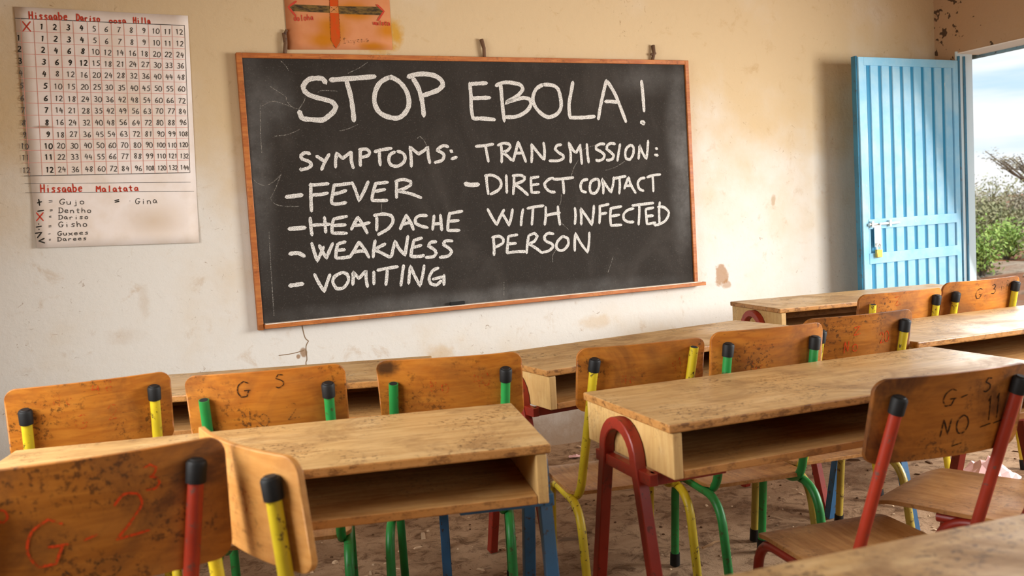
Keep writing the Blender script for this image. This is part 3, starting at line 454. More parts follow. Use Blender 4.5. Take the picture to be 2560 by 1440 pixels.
# ------------------------------------------------------------------ wall charts
n = NT('aged_paper', .9, .1); v = n.coord(rand=False); c = n.mix(n.ramp(n.noise(v, 5, 5, .6), .35, .75), lin(236, 226, 218), lin(220, 204, 186)); c = n.mix(n.math('MULTIPLY', n.blob(v, (.13, 0, 1.25), (.16, .4, .1), .9, .5, 10), .5), c, lin(184, 156, 118))
c = n.mix(n.math('MULTIPLY', n.blob(v, (-.235, 0, 1.645), (.05, .4, .008), .8, .6, 20), .8), c, lin(150, 116, 84)); n.color(c); PAPER = n.m
def sheet_mesh(corners, curl, nx=14, ny=20, y0=-.003):
    """corners TL TR BR BL in wall (x, z); curl(u, v) lifts the sheet off the wall"""
    TL, TR, BR, BL = [Vector(c) for c in corners]; vs = []; fs = []
    for j in range(ny + 1):
        for i in range(nx + 1):
            u, w = i / nx, j / ny; p = TL.lerp(TR, u).lerp(BL.lerp(BR, u), w); vs.append((p.x, y0 - curl(u, w), p.y))
    for j in range(ny):
        for i in range(nx): a = j * (nx + 1) + i; fs.append((a, a + 1, a + nx + 2, a + nx + 1))
    return vs, fs
chart = empty('multiplication_chart', ROOM @ Matrix.Translation((0, -.003, 1.16))); tag(chart, 'white hand-drawn multiplication table poster on the wall left of the blackboard', 'poster')
CQ = [(-.303, 2.112), (.339, 2.099), (.306, 1.150), (-.306, 1.168)]
curl = lambda u, w: .010 * max(0, w - .82) / .18 + .0015 * math.sin(7 * u + 3 * w) + .0015
mb = MB(); mb.add(*sheet_mesh(CQ, curl)); o = on_wall(mb, 'paper', PAPER, chart); md = o.modifiers.new('thick', 'SOLIDIFY'); md.thickness = .0006; md.offset = -1
def cz(p):  # depth of the paper under a wall point, so the ink lies on it
    w = (2.105 - p.y) / .94; u = (p.x + .303) / .63; return -.003 - curl(u, w) - .0012
on_paper = lambda p: (p.x, cz(p), p.y)
m3 = lambda q: (q[0] / 1000, q[1] / 1000)
mg = MB(); mk = MB()
for i, (a, b) in enumerate(GRID_H): 
    pa, pb = Vector(m3(a)), Vector(m3(b)); (mk if i in (0, 13) else mg).ribbon([tuple(pa.lerp(pb, k / 6)) for k in range(7)], .0028 if i in (0, 13) else .0018, on_paper)
for j, (a, b) in enumerate(GRID_V):
    pa, pb = Vector(m3(a)), Vector(m3(b)); (mk if j == 13 else mg).ribbon([tuple(pa.lerp(pb, k / 6)) for k in range(7)], .0018, on_paper)
for a, b in RULES:
    pa, pb = Vector(m3(a)), Vector(m3(b)); mk.ribbon([tuple(pa.lerp(pb, k / 6)) for k in range(7)], .0016, on_paper)
on_wall(mg, 'red_grid', GRIDR, chart, smooth=False); on_wall(mk, 'black_rules', PENK, chart, smooth=False)
mp = MB(); mr = MB(); mdk = MB()
CW, CHh = .030, .0212
for r in range(13):
    for c in range(14):
        if r == 0: t = '' if c < 2 else str(c - 1)
        elif c == 0: t = str(r)
        elif c == 1: t = ''
        else: t = str(r * (c - 1))
        if not t: continue
        x, z = m3(CELLS[r][c]); nd = len(t); w = .0155 * nd if nd < 3 else .036
        bold = c == 2 or (c < 6 and r < 4)
        x += .004 if c > 1 else .0
        (mdk if bold else mp)
        glyphs(mdk if bold else mp, t, (x - w / 2, z - CHh / 2), (x + w / 2, z - CHh / 2 - .002), CHh * (1 if nd < 3 else .9), (.0038 if bold else .0028), on_paper, seed=r * 31 + c)
for t, a, b, h, col in NOTES:
    tgt = {'k': mp, 'K': mdk, 'r': mr}[col]; a, b = Vector(m3(a)), Vector(m3(b)); hh = h / 1000 * .84
    if t == 'x' : t = 'X'
    glyphs(tgt, t, a, b, hh * 1.0, {'k': .0030, 'K': .0050, 'r': .0050}[col], on_paper, seed=len(t))
on_wall(mp, 'pencil_figures', PENK, chart, smooth=False); on_wall(mdk, 'dark_figures', PEND, chart, smooth=False); on_wall(mr, 'red_lettering', PENR, chart, smooth=False)

poster = empty('compass_poster', ROOM @ Matrix.Translation((.98, -.003, 1.97))); tag(poster, 'orange paper poster with a red and grey arrow cross above the blackboard', 'poster')
n = NT('orange_paper', .9, .1); v = n.coord(rand=False); c = n.mix(n.ramp(n.noise(v, 6, 4), .35, .7), lin(206, 140, 96), lin(194, 124, 80))
for co, r in (((.95, 0, 2.07), (.10, .4, .09)), ((1.05, 0, 2.14), (.14, .4, .06)), ((1.2, 0, 2.06), (.09, .4, .06)), ((.89, 0, 2.01), (.1, .4, .05)), ((1.12, 0, 1.99), (.1, .4, .03))): c = n.mix(n.math('MULTIPLY', n.blob(v, co, r, .9, .4, 8), .9), c, lin(186, 114, 14))
n.color(c); mb = MB(); mb.add(*sheet_mesh([(.743, 2.371), (1.219, 2.399), (1.217, 1.975), (.743, 1.967)], lambda u, w: .001 + .001 * math.sin(5 * u), 8, 8)); o = on_wall(mb, 'paper', n.m, poster); md = o.modifiers.new('thick', 'SOLIDIFY'); md.thickness = .0006; md.offset = -1
fl = lambda d: (lambda p: (p.x, -.0062 - d, p.y))
def patch(name, polys, mat, d):
    mb = MB()
    for poly in polys: mb.add([(x / 1000, -.0062 - d, z / 1000) for x, z in poly], [list(range(len(poly)))])
    on_wall(mb, name, mat, poster, smooth=False)
n = NT('red_crayon_fill', .9, .1); v = n.coord(rand=False); n.color(n.mix(n.ramp(n.noise(v, 40, 4), .3, .7), lin(200, 72, 24), lin(180, 84, 30))); patch('red_arrow', POSTER['red'], n.m, 0)
n = NT('grey_crayon_fill', .9, .1); v = n.coord(rand=False); n.color(n.mix(n.ramp(n.noise(n.coord((1, 1, 3), False), 24, 5, .7), .35, .65), lin(62, 52, 40), lin(122, 96, 52))); patch('dark_arrow', POSTER['dark'], n.m, .0001)
mb = MB()
for pl_ in POSTER['outline']: mb.ribbon([(a / 1000, b / 1000) for a, b in pl_], .0022, fl(.0004))
for t, a, b, h, col in POSTER_NOTES:
    if col == 'k': glyphs(mb, t, m3(a), m3(b), h / 1000 * .9, .0028, fl(.0004))
on_wall(mb, 'pencil_outline', INKG, poster, smooth=False)
mb = MB()
for pl_ in POSTER['tips']: mb.ribbon([(a / 1000, b / 1000) for a, b in pl_], .008, fl(.0005))
for t, a, b, h, col in POSTER_NOTES:
    if col == 'r': glyphs(mb, t, m3(a), m3(b), h / 1000 * 1.35, .0036, fl(.0004))
on_wall(mb, 'red_lettering', PENR, poster, smooth=False)

# ------------------------------------------------------------------ school desks
DL, DD, DT = 1.1815, .4523, .70
def arch(x, spread=.215, r=.082, top=.662, w=.0145):
    cz_ = top - r; pts = []
    # legs lean in from the feet to the shoulders, then a half circle
    pts += [(x, -spread, .0), (x, -r - .012, cz_ - .05)]
    for k in range(0, 13):
        a = math.pi - math.pi * k / 12; pts.append((x, r * math.cos(a), cz_ + r * math.sin(a)))
    pts += [(x, r + .012, cz_ - .05), (x, spread, .0)]
    return pts
def make_desk(x, y, yaw, legmat, label, top=None, side=None, legmat2=None):
    t = empty('school_desk', Matrix.Translation((x, y, 0)) @ Matrix.Rotation(yaw, 4, 'Z')); tag(t, label, 'desk', 'wooden school desks in rows')
    h = DL / 2; d = DD / 2; o = .009
    mb = MB(); mb.box(-h, h, -d, d, DT - .021, DT); mb.build('tabletop', top or TOP, t, smooth=False, bevel=.004)
    for s in (-1, 1):
        mb = MB(); xa, xb = sorted((s * (h - o), s * (h - o - .024))); mb.box(xa, xb, -d + .003, d - .004, DT - .1268, DT - .0215); mb.build('side_panel', side or PANEL, t, smooth=False, bevel=.003)
        mb = MB(); mb.tube(arch(s * (h - o + .016)), .0145, square=True, ref=(1, 0, 0)); fr = mb.build('leg_frame', legmat if s < 0 else (legmat2 or legmat), t, angle=28)
        mb = MB(); mb.box(min(s * (h - o + .014), s * (h - .19)), max(s * (h - o + .014), s * (h - .19)), -.150, -.126, DT - .156, DT - .128) ; mb.box(s * (h - o + .014) - .011, s * (h - o + .014) + .011, -.155, .13, DT - .156, DT - .128); mb.build('crossbar', legmat if s < 0 else (legmat2 or legmat), t, smooth=False, bevel=.002)
    mb = MB(); mb.box(-h + o + .0245, h - o - .0245, -d + .004, d - .016, DT - .1268, DT - .1080); mb.build('shelf', BOX, t, smooth=False, bevel=.002)
    mb = MB(); mb.box(-h + o + .0245, h - o - .0245, d - .0155, d - .004, DT - .1268, DT - .0215); mb.build('back_panel', BOX, t, smooth=False)
    return t
make_desk(-.871, 2.932, R(5.0), BLU, 'wooden desk nearest the wall at left, behind the row of yellow and green tubed chairs', legmat2=BLU)
make_desk(-.5605, 1.9615, R(10.2), BLU, 'front left wooden desk with blue legs, a yellow-tubed chair turned sideways before it')
make_desk(.8038, 2.3578, R(19.9), DRED, 'middle wooden desk with a red arched leg frame at its pale left end', side=PANEL)
make_desk(.5032, 3.2245, R(28.45), DRED, 'wooden desk below the right half of the blackboard, behind the three middle chairs')
make_desk(1.7017, 4.3760, R(14.8), DRED, 'farthest wooden desk by the blue door with a red leg arch on its end')
make_desk(1.762, 3.277, R(20.26), BLU, 'wooden desk at the right edge, behind the number twenty chair and before the farthest chairs')
make_desk(.70, 1.032, R(18.3), BLU, 'nearest wooden desk, only its blurred top showing in the bottom right corner')
# ------------------------------------------------------------------ school chairs
CWD, CHT, ZT, SAG, XT, DR, OFF, TR_ = .397, .200, .810, .027, .153, .039, .0155, .0130
def rrect_plate(mb, w, h, r, surf, thick, n=30, m=8):
    """rounded plate; surf(x, s) -> back point, thick(x, s) -> front point"""
    xs = []
    for k in range(7): a = math.pi / 2 * k / 6; xs.append(-w/2 + r - r * math.cos(a))
    inner = [-w/2 + r + (w - 2*r) * k / n for k in range(1, n)]
    xs = xs + inner + [-q for q in reversed(xs)]
    def lim(x):
        q = abs(x) - (w/2 - r); dy = r - math.sqrt(max(0, r*r - q*q)) if q > 0 else 0
        return dy, h - dy
    b = len(mb.v); cols = len(xs)
    for fn in (surf, thick):
        for x in xs:
            a, c = lim(x)
            for j in range(m + 1): mb.v.append(Vector(fn(x, a + (c - a) * j / m)))
    k2 = cols * (m + 1); I = lambda side, i, j: b + side * k2 + i * (m + 1) + j
    for i in range(cols - 1):
        for j in range(m):
            mb.f.append([I(0,i,j), I(0,i+1,j), I(0,i+1,j+1), I(0,i,j+1)]); mb.f.append([I(1,i,j), I(1,i,j+1), I(1,i+1,j+1), I(1,i+1,j)])
        mb.f.append([I(0,i,0), I(1,i,0), I(1,i+1,0), I(0,i+1,0)]); mb.f.append([I(0,i,m), I(0,i+1,m), I(1,i+1,m), I(1,i,m)])
    for j in range(m):
        mb.f.append([I(0,0,j), I(0,0,j+1), I(1,0,j+1), I(1,0,j)]); mb.f.append([I(0,cols-1,j), I(1,cols-1,j), I(1,cols-1,j+1), I(0,cols-1,j+1)])
def bez(pts, n=10):
    """rounded polyline: each inner corner becomes a quadratic curve; pts = [(point, radius)]"""
    P = [Vector(p) for p, r in pts]; out = [P[0]]
    for i in range(1, len(P) - 1):
        r = pts[i][1]; a = P[i] + (P[i-1] - P[i]).normalized() * min(r, (P[i-1]-P[i]).length * .49); c = P[i] + (P[i+1] - P[i]).normalized() * min(r, (P[i+1]-P[i]).length * .49)
        for k in range(n + 1): q = k / n; out.append(a * (1-q)**2 + P[i] * 2*q*(1-q) + c * q*q)
    out.append(P[-1]); return out
def make_chair(key, x, y, yaw, dz, rake, dl, dr, metal, label, plate=None, caps=(1, 1), shift=0, seat_z=.345, text=(), legs=None, seat=None, group='plywood school chairs with coloured tube frames', lean=None, metal2=None, fs=(.0, .0), sz=1, rail=.25, sd=.365):
    CWD, CHT, XT = .397 * sz, .200 * sz, .153 * sz
    t = empty('school_chair', Matrix.Translation((x, y, 0)) @ Matrix.Rotation(yaw, 4, 'Z')); tag(t, label, 'chair', group)
    zt = ZT + dz; sn, cs = math.sin(rake), math.cos(rake)
    P = lambda lx, s, off: Vector((lx, SAG * (2*lx/CWD)**2 - off + s * sn, zt - s * cs))
    mb = MB(); rrect_plate(mb, CWD, CHT, .030, lambda a, s: P(a, s, 0), lambda a, s: P(a, s, -.0105)); bk = mb.build('backrest', plate or BACK, t, bevel=.0015)
    for (tx, fx, fy, h, wid, mt, sw) in text:
        mb = MB(); fn = lambda p: P(p.x, p.y, .0012)
        # text box: fx, fy = left/baseline as fractions, h = height fraction
        base = (CWD * (fx - .5), CHT * fy); end = (CWD * (fx - .5) + wid * CWD, CHT * (fy - .02))
        fn2 = lambda p: P(p.x, p.y, .0012)
        flip = lambda p: P(p.x, 2 * CHT * fy - p.y, .0012)
        glyphs(mb, tx, base, (end[0], base[1] + .02 * CHT), h * CHT, sw, flip, seed=len(tx)); mb.build('written_number', mt, bk, smooth=False)
    srail = seat_z - .027
    for i, s in enumerate((-1, 1)):
        d_ = DR + (dl, dr)[i]; top = P(s * XT, d_, OFF); ss = (zt - srail - .02) / cs
        low = P(s * XT, ss, OFF); low = Vector((s * XT + shift, low.y, low.z)); fr_ = Vector((s * (XT + .004) + shift, low.y + .20, srail))
        mb = MB(); c0 = top if caps[i] == 0 else top.lerp(low, .01)
        mb.tube(bez([(c0, 0), (Vector((low.x, low.y, srail)), .07), (fr_, 0)]), TR_); up = mb.build('back_post', metal, t)
        dirv = (top - low).normalized()
        if caps[i]:
            mb = MB(); a = top - dirv * .036; mb.tube([a, top - dirv * .004, top + dirv * .0005, top + dirv * .003], [.0164, .0172, .0150, .008], 18); mb.tube([top + dirv * .0018, top + dirv * .0036], [.0125, .0105], 18); mb.build('end_cap', RUB, up)
        else:
            mb = MB(); mb.tube([top + dirv * .0002, top + dirv * .0006], .0108, 14); mb.build('tube_hole', DARK, up)
        # side frame: rear leg, seat rail, front leg from one bent tube
        rear_y = low.y - .055; fy_ = low.y + rail
        xs = s * (XT + .018) + shift
        mb = MB(); pth = bez([((xs, rear_y - .055 + fs[0], .012), 0), ((xs, rear_y, srail), .085), ((xs, fy_, srail + .004), .085), ((xs, fy_ + .035 + fs[1], .012), 0)]); mb.tube(pth, TR_); sf = mb.build('side_frame', metal2 or metal, t)
        for q in (0, -1):
            p = pth[q]; p2 = pth[1 if q == 0 else -2]; dd = (p2 - p).normalized(); mb = MB(); mb.tube([p - dd * .012, p + dd * .03], [.0165, .0155], 14); mb.build('rubber_foot', RUB, sf)
    lo = P(0, (zt - seat_z) / cs, OFF)
    SD, SW = sd, .362 * sz; y0 = lo.y + .018
    dip = lambda a, s: -.010 * math.sin(math.pi * min(1, max(0, s / SD))) * (1 - (2*a/SW)**2) - .018 * max(0, (s - SD * .8) / (SD * .2))**2
    mb = MB(); rrect_plate(mb, SW, SD, .05, lambda a, s: Vector((a + shift, y0 + s, seat_z + dip(a, s))), lambda a, s: Vector((a + shift, y0 + s, seat_z - .011 + dip(a, s))), 16, 12); mb.build('seat', seat or SEAT, t, bevel=.001)
    return t
make_chair('A', -1.104, 2.311, .449, .006, .204, .018, -.003, YEL, 'leftmost chair, yellow tubes with black caps, in the row behind the front left desk', text=[('No', .27, .30, .16, .14, INKF, .003), ('48', .50, .18, .16, .15, INKF, .003), ('G', .38, .66, .2, .10, INKF, .003), ('2', .58, .58, .2, .09, INKF, .003)])
make_chair('B', -.632, 2.238, .165, .017, .266, .026, .010, GRN, 'green-tubed chair marked G S in black, second from the left', caps=(0, 1), text=[('G', .31, .36, .22, .10, INKK, .003), ('S', .55, .26, .18, .08, INKK, .003), ('No', .32, .78, .30, .20, INKG, .0025), ('2', .60, .72, .22, .10, INKG, .0025)])
make_chair('C', -.182, 2.398, .034, .0, .306, .029, .006, GRN, 'green-tubed chair with a scuffed dark top left corner, third from the left', plate=BACKC, caps=(0, 1), shift=-.03, sd=.28, text=[('No', .36, .55, .26, .14, INKF, .0035), ('40', .66, .48, .22, .12, INKF, .0035)])
make_chair('D', .376, 2.585, .225, -.022, .227, -.005, -.014, YEL, 'yellow-tubed chair left of the other two behind the red-legged middle desk', plate=BACK, caps=(1, 0), shift=-.04, text=[('No', .32, .62, .2, .12, INKF, .003), ('41', .72, .48, .2, .1, INKF, .003)])
make_chair('E', .7526, 2.608, .248, -.001, .141, -.003, .002, GRN, 'green-tubed chair with two black caps between two yellow-tubed chairs', plate=BACK, caps=(1, 1), shift=-.028, sz=.925, text=[('No', .33, .72, .2, .12, INKF, .003)])
make_chair('F', 1.089, 2.779, .271, .0, .178, 0, -.007, YEL, 'yellow-tubed chair marked in red No 20, right of the green-tubed one', plate=BACKD, shift=-.03, metal2=OLV, sd=.27, text=[('Z', .40, .34, .14, .08, INKR, .003), ('No', .33, .60, .2, .14, INKR, .003), ('20', .66, .50, .18, .1, INKR, .003)])
make_chair('G', 1.535, 3.498, .311, -.011, .188, .002, -.008, YEL, 'yellow-tubed chair at the farthest desk, left of its pair and near the blue door', caps=(0, 1), text=[('Z', .36, .30, .2, .1, INKF, .003), ('No', .40, .58, .18, .12, INKF, .003)])
make_chair('H', 1.932, 3.645, .315, .002, .225, .005, -.015, YEL, 'yellow-tubed chair at the farthest desk, right of its pair, marked G 3 in black', text=[('G', .36, .42, .22, .1, INKK, .003), ('3', .56, .34, .2, .08, INKK, .003), ('BB', .70, .28, .2, .14, INKG, .003)])
make_chair('I', .942, 1.877, .262, -.019, .258, .002, -.010, RED, 'red-tubed chair marked NO 11 in black at the right', plate=BACKD, shift=-.06, seat_z=.335, rail=.345, metal2=DRED, text=[('G', .38, .40, .20, .1, INKK, .0032), ('-', .50, .34, .1, .05, INKK, .003), ('S', .64, .28, .16, .07, INKK, .0032), ('N0', .40, .74, .22, .2, INKK, .0035), ('-', .49, .92, .1, .08, INKK, .003), ('11', .70, .62, .3, .12, INKK, .0028), ('-', .66, .74, .1, .1, INKK, .003), ('-', .76, .72, .1, .1, INKK, .003)])
make_chair('J', -.686, 1.400, .42, .0225, .05, 0, -.008, RED, 'nearest chair at the left edge, red tube and black stains, marked G 2 in red', plate=BACKD, sz=1.07, shift=-.06, text=[('No', .12, .40, .16, .12, INKR, .0032), ('3', .68, .34, .20, .08, INKR, .0032), ('G', .25, .80, .36, .17, INKR, .004), ('-', .46, .66, .1, .06, INKR, .0032), ('2', .55, .68, .34, .16, INKR, .004), ('N0', .36, .94, .14, .24, INKG, .003)])
make_chair('K', -.508, 1.536, -.86, .003, .085, 0, -.004, YEL, 'yellow-tubed chair turned sideways in front of the blue-legged desk', plate=BACKL, text=[('G', .30, .60, .26, .12, INKF, .003), ('2', .56, .62, .2, .1, INKF, .003)])
make_chair('L', 1.346, 2.113, .75, .0, .2, 0, 0, DRED, 'chair at the right edge with only its brown seat showing beside the NO 11 chair', plate=BACKD, seat_z=.388, rail=.19, seat=SEAT)

# ------------------------------------------------------------------ litter on the floor
rnd = random.Random(5)
PINK = plain('pink_plastic', lin(226, 180, 176), .35)
def crumple(name, x, y, sx, sy, sz, mat, label, cat, seed):
    r_ = random.Random(seed); mb = MB(); N = 9; vs = []; fs = []
    for j in range(N):
        for i in range(N):
            u, v_ = i / (N-1) * 2 - 1, j / (N-1) * 2 - 1; rr = max(abs(u), abs(v_))
            z = sz * (1 - rr) * (.5 + r_.random()) + (.004 if rr > .95 else sz * .1 * r_.random()); vs.append((u * sx + r_.uniform(-.1, .1) * sx, v_ * sy + r_.uniform(-.1, .1) * sy, z))
    for j in range(N-1):
        for i in range(N-1): a = j * N + i; fs.append((a, a+1, a+N+1, a+N))
    mb.add(vs, fs); o = mb.build(name, mat, None, smooth=False); o.location = (x, y, .003); md = o.modifiers.new('thick', 'SOLIDIFY'); md.thickness = .001; md.offset = 1
    return tag(o, label, cat)
crumple('plastic_bag', 1.90, 3.62, .11, .07, .075, PINK, 'crumpled pink plastic bag on the dirt floor under the far right chairs', 'bag', 3)
crumple('paper_scrap', .256, 4.30, .03, .018, .012, PINK, 'small pink paper scrap on the dirt by the wall below the blackboard', 'scrap', 8)
crumple('dry_leaf', 1.60, 3.62, .025, .014, .01, plain('orange_leaf', lin(186, 104, 60), .8), 'orange dry leaf on the dirt floor under the far chairs', 'leaf', 9)
crumple('paper_sheet', .33, 2.42, .07, .05, .006, plain('white_paper', lin(222, 218, 208), .8), 'white paper scrap on the floor under the red-legged middle desk', 'paper', 4)
mb = MB(); mb.tube([(0, 0, .006), (.03, .012, .012), (.05, .04, .010), (.075, .05, .008)], [.004, .005, .004, .002], 6); o = mb.build('twig', plain('dry_wood', lin(166, 128, 88), .8), None); o.location = (.60, 3.02, 0); tag(o, 'short dry twig on the floor near a green chair leg', 'twig')
mb = MB()
for k in range(900):       # loose chaff, grit and crumbs of plaster
    x, y = rnd.uniform(-.9, 2.9), rnd.uniform(1.9, 4.9); s = rnd.uniform(.002, .006) * (1.8 if rnd.random() < .06 else 1); a = rnd.uniform(0, 6.28); l = s * rnd.choice((1, 1, 1.3, 4))
    p = ROOM.inverted() @ Vector((x, y, 0))
    if not (RL + .05 < p.x < RR - .05 and p.y < -.06): continue
    z = fh(p.x, p.y) + .03 * max(0, 1 + p.y / .28)**2 * 1.2
    c_, s_2 = math.cos(a), math.sin(a)
    q = [(x + (i * l) * c_ - (j * s) * s_2, y + (i * l) * s_2 + (j * s) * c_) for i, j in ((-1, -1), (1, -1), (1, 1), (-1, 1))]
    mb.add([(u, v_, z - .001) for u, v_ in q] + [(x + (u - x) * .6, y + (v_ - y) * .6, z + s * .9) for u, v_ in q], [(4, 5, 6, 7), (0, 1, 5, 4), (1, 2, 6, 5), (2, 3, 7, 6), (3, 0, 4, 7)])
n = NT('grit', .9, .1); g = n.n('ShaderNodeNewGeometry'); n.color(n.mix(n.ramp(g.outputs['Random Per Island'], .35, .65), lin(92, 66, 46), lin(206, 178, 146)))
tag(mb.build('floor_litter', n.m, None, smooth=False), 'scattered grit, chaff and crumbs on the trodden dirt floor', 'litter', None, 'stuff')

# ------------------------------------------------------------------ outside the doorway
GM = NT('red_stony_soil', .95, .1); v = GM.coord(rand=False); a = GM.noise(v, .5, 6, .65, .5); c = GM.mix(GM.ramp(a, .42, .62), lin(164, 112, 82), lin(190, 168, 146)); b = GM.noise(v, 5, 6, .75); c = GM.mix(GM.ramp(b, .5, .68, 0, .7), c, lin(112, 92, 74)); GM.color(c); GM.bump(b, .8, .2)
mb = MB(); vs = []; fs = []; NX, NY = 60, 60
def gz(x, y):   # ground height outside, room frame
    d = max(0, x - 6); return -.06 + .012 * d + .05 * math.sin(1.3 * y + x * .7) * min(1, d / 3) + .06 * math.sin(2.1 * x - y) * min(1, d / 3)
for j in range(NY + 1):
    for i in range(NX + 1):
        t = (i / NX) ** 2; x = 4.725 + t * 90; y = -40 + 90 * j / NY; vs.append((x, y, gz(x, y) if x > 5 else -.06))
for j in range(NY):
    for i in range(NX): a = j * (NX + 1) + i; fs.append((a, a+1, a+NX+2, a+NX+1))
mb.add(vs, fs); g = mb.build('ground', GM.m, None, matrix=ROOM); g['kind'] = 'structure'
def leafmat(name, c1, c2):
    n = NT(name, .7, .2); g = n.n('ShaderNodeNewGeometry'); n.color(n.mix(g.outputs['Random Per Island'], c1, c2)); n.b.inputs['Subsurface Weight'].default_value = 0; return n.m
LG = leafmat('bright_leaves', lin(120, 150, 70), lin(168, 188, 104)); LD = leafmat('dull_leaves', lin(130, 132, 94), lin(170, 166, 128)); LB = leafmat('dry_twigs_leaves', lin(140, 132, 110), lin(182, 172, 148)); BARK = plain('grey_bark', lin(118, 104, 88), .9)
def outside(px, py, d):
    """ground point d metres out along the viewing direction through the doorway, in world space"""
    q = Vector((px, py)) ; dirw = r2 * ((px - 1280) / 2255.06) + d2 * ((py - 720) / 2255.06) + fw; h = Vector((dirw.x, dirw.y)).normalized() * d
    p = ROOM.inverted() @ Vector((h.x, h.y, 0)); return Vector((h.x, h.y, gz(p.x, p.y)))
def bush(name, pos, w, h, leaf, label, seed, n=900, ls=.05, cat='bush'):
    r_ = random.Random(seed); t = empty(name, Matrix.Translation(pos)); tag(t, label, cat, 'bushes outside the doorway')
    mb = MB(); tips = []
    for k in range(14):
        a = r_.uniform(0, 6.28); rr = r_.uniform(.2, 1) * w; p = Vector((math.cos(a) * rr, math.sin(a) * rr, h * r_.uniform(.45, 1.0) * (1 - .35 * rr / w)))
        mid = p * .5 + Vector((r_.uniform(-.1, .1), r_.uniform(-.1, .1), .1)) * w; mb.tube([(0, 0, -.05), mid, p], [.02 * h, .012 * h, .005 * h], 5); tips += [p, mid, p * .8]
    mb.build('stems', BARK, t)
    mb = MB()
    for k in range(n):
        c_ = r_.choice(tips); p = c_ + Vector((r_.gauss(0, .2) * w, r_.gauss(0, .2) * w, r_.gauss(0, .13) * h))
        if p.z < .03: p.z = .03 + r_.random() * .2 * h
        a = Vector((r_.uniform(-1, 1), r_.uniform(-1, 1), r_.uniform(-1, 1))).normalized() * ls; b = Vector((r_.uniform(-1, 1), r_.uniform(-1, 1), r_.uniform(-1, 1))).normalized() * ls * .5
        mb.add([p - a, p + b, p + a, p - b], [(0, 1, 2, 3)])
    mb.build('foliage', leaf, t, smooth=False); return t
bush('shrub', outside(2452, 600, 14), .30, .80, LG, 'bright green shrub just outside the doorway, left side', 1, 1100, .035)
bush('shrub', outside(2515, 590, 17.5), .36, .80, LG, 'bright green shrub outside, right of and behind the nearest green one', 2, 1000, .04)
bush('shrub', outside(2445, 560, 19), .55, 1.0, LD, 'dull olive thicket outside, rising behind the green shrubs', 3, 1500, .05)
bush('shrub', outside(2525, 560, 21), .55, .95, LD, 'dull olive thicket outside, below the bare acacia', 4, 1500, .05)
bush('shrub', outside(2450, 520, 25), .75, 1.15, LB, 'greyish twiggy bush on the skyline next to the door jamb', 5, 1500, .05)
bush('shrub', outside(2550, 520, 27), .8, 1.0, LB, 'greyish twiggy bush on the skyline at the right edge', 6, 1500, .05)
mb = MB(); r_ = random.Random(21)     # the scrub farther off: nobody could count its bushes
for px, d_, w_, h_ in ((2640, 17, .6, .9), (2720, 24, .9, 1.2), (2830, 20, .8, 1.1), (2960, 26, 1.1, 1.3), (2340, 27, 1.0, 1.3), (2230, 30, 1.2, 1.4), (2600, 35, 1.4, 1.5), (2390, 36, 1.5, 1.5), (2480, 40, 1.8, 1.6), (3060, 34, 1.6, 1.5), (2700, 42, 2.0, 1.7)):
    c0 = outside(px, 520, d_)
    for q in range(12):
        a = r_.uniform(0, 6.28); rr = r_.uniform(.1, .9) * w_; p = c0 + Vector((math.cos(a) * rr, math.sin(a) * rr, h_ * r_.uniform(.4, 1))); mb.tube([c0 + Vector((0, 0, -.05)), c0.lerp(p, .5) + Vector((0, 0, .1)), p], [.02, .014, .006], 5)
        for k in range(75):
            v_ = p.lerp(c0, r_.random() * .6) + Vector((r_.gauss(0, .2) * w_, r_.gauss(0, .2) * w_, r_.gauss(0, .12) * h_)); v_.z = max(v_.z, c0.z + .05)
            aa = Vector((r_.uniform(-1, 1), r_.uniform(-1, 1), r_.uniform(-1, 1))).normalized() * .06; bb = Vector((r_.uniform(-1, 1), r_.uniform(-1, 1), r_.uniform(-1, 1))).normalized() * .03
            mb.add([v_ - aa, v_ + bb, v_ + aa, v_ - bb], [(0, 1, 2, 3)])
tag(mb.build('scrub_thicket', LD, None, smooth=False), 'distant olive and grey scrub along the skyline beyond the doorway', 'scrub', None, 'stuff')
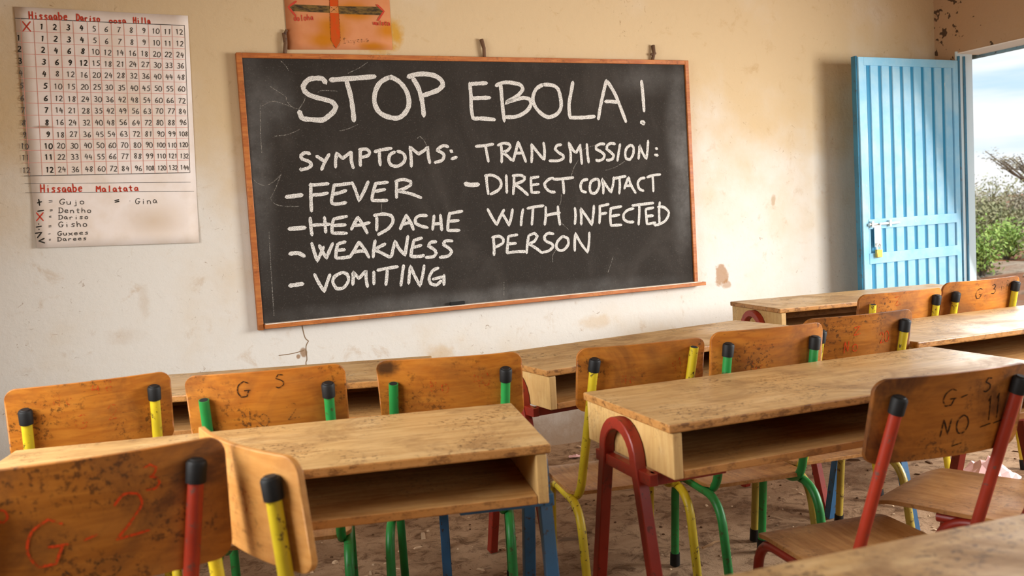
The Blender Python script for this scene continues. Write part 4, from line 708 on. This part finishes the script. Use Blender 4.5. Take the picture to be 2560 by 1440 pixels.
# flat-topped acacia
pos = outside(2590, 500, 34); t = empty('acacia_tree', Matrix.Translation(pos)); tag(t, 'dry flat-topped acacia tree on the skyline at the right edge', 'tree')
mb = MB(); lf = MB(); r_ = random.Random(11); mb.tube([(0, 0, -.1), (.05, 0, .6), (.0, 0, 1.1)], [.10, .08, .07], 7)
side = Vector((r2.x, r2.y, 0)).normalized()
for k in range(16):
    a = r_.uniform(0, 6.28); L_ = r_.uniform(.7, 1.5); d_ = Vector((math.cos(a), math.sin(a), 0)) if k > 6 else (-side + Vector((r_.uniform(-.4, .4), r_.uniform(-.4, .4), 0))).normalized()
    p1 = d_ * L_ * .5 + Vector((0, 0, 1.3 + r_.uniform(0, .4))); p2 = d_ * L_ + Vector((0, 0, 1.6 + r_.uniform(0, .7))); mb.tube([(0, 0, .9 + r_.random() * .3), p1, p2], [.05, .032, .012], 5)
    for q in range(50):
        p = p1.lerp(p2, r_.random() ** .6) + Vector((r_.gauss(0, .16), r_.gauss(0, .16), r_.gauss(.04, .05))); aa = Vector((r_.uniform(-1, 1), r_.uniform(-1, 1), r_.uniform(-.3, .3))).normalized() * .06; bb = Vector((r_.uniform(-1, 1), r_.uniform(-1, 1), r_.uniform(-1, 1))).normalized() * .02
        lf.add([p - aa, p + bb, p + aa, p - bb], [(0, 1, 2, 3)])
mb.build('trunk', BARK, t); lf.build('crown', LB, t, smooth=False)
mb = MB()
for k in range(260):
    x = 7 + rnd.random() ** 1.5 * 12; y = rnd.uniform(-3, 6.0); s = rnd.uniform(.02, .09)
    z = gz(x, y); mb.add([(x + dx * s * rnd.uniform(.6, 1.2), y + dy * s * rnd.uniform(.6, 1.2), z + dz * s * .7) for dx, dy, dz in ((1,0,0),(0,1,0),(-1,0,0),(0,-1,0),(.3,.2,.9),(0,0,-1))], [(0,1,4),(1,2,4),(2,3,4),(3,0,4),(1,0,5),(2,1,5),(3,2,5),(0,3,5)])
n = NT('field_stones', .9, .1); g = n.n('ShaderNodeNewGeometry'); n.color(n.mix(g.outputs['Random Per Island'], lin(128, 112, 96), lin(188, 170, 148)))
tag(mb.build('field_stones', n.m, None, smooth=False, matrix=ROOM), 'loose pale stones scattered over the red slope outside the door', 'stones', None, 'stuff')
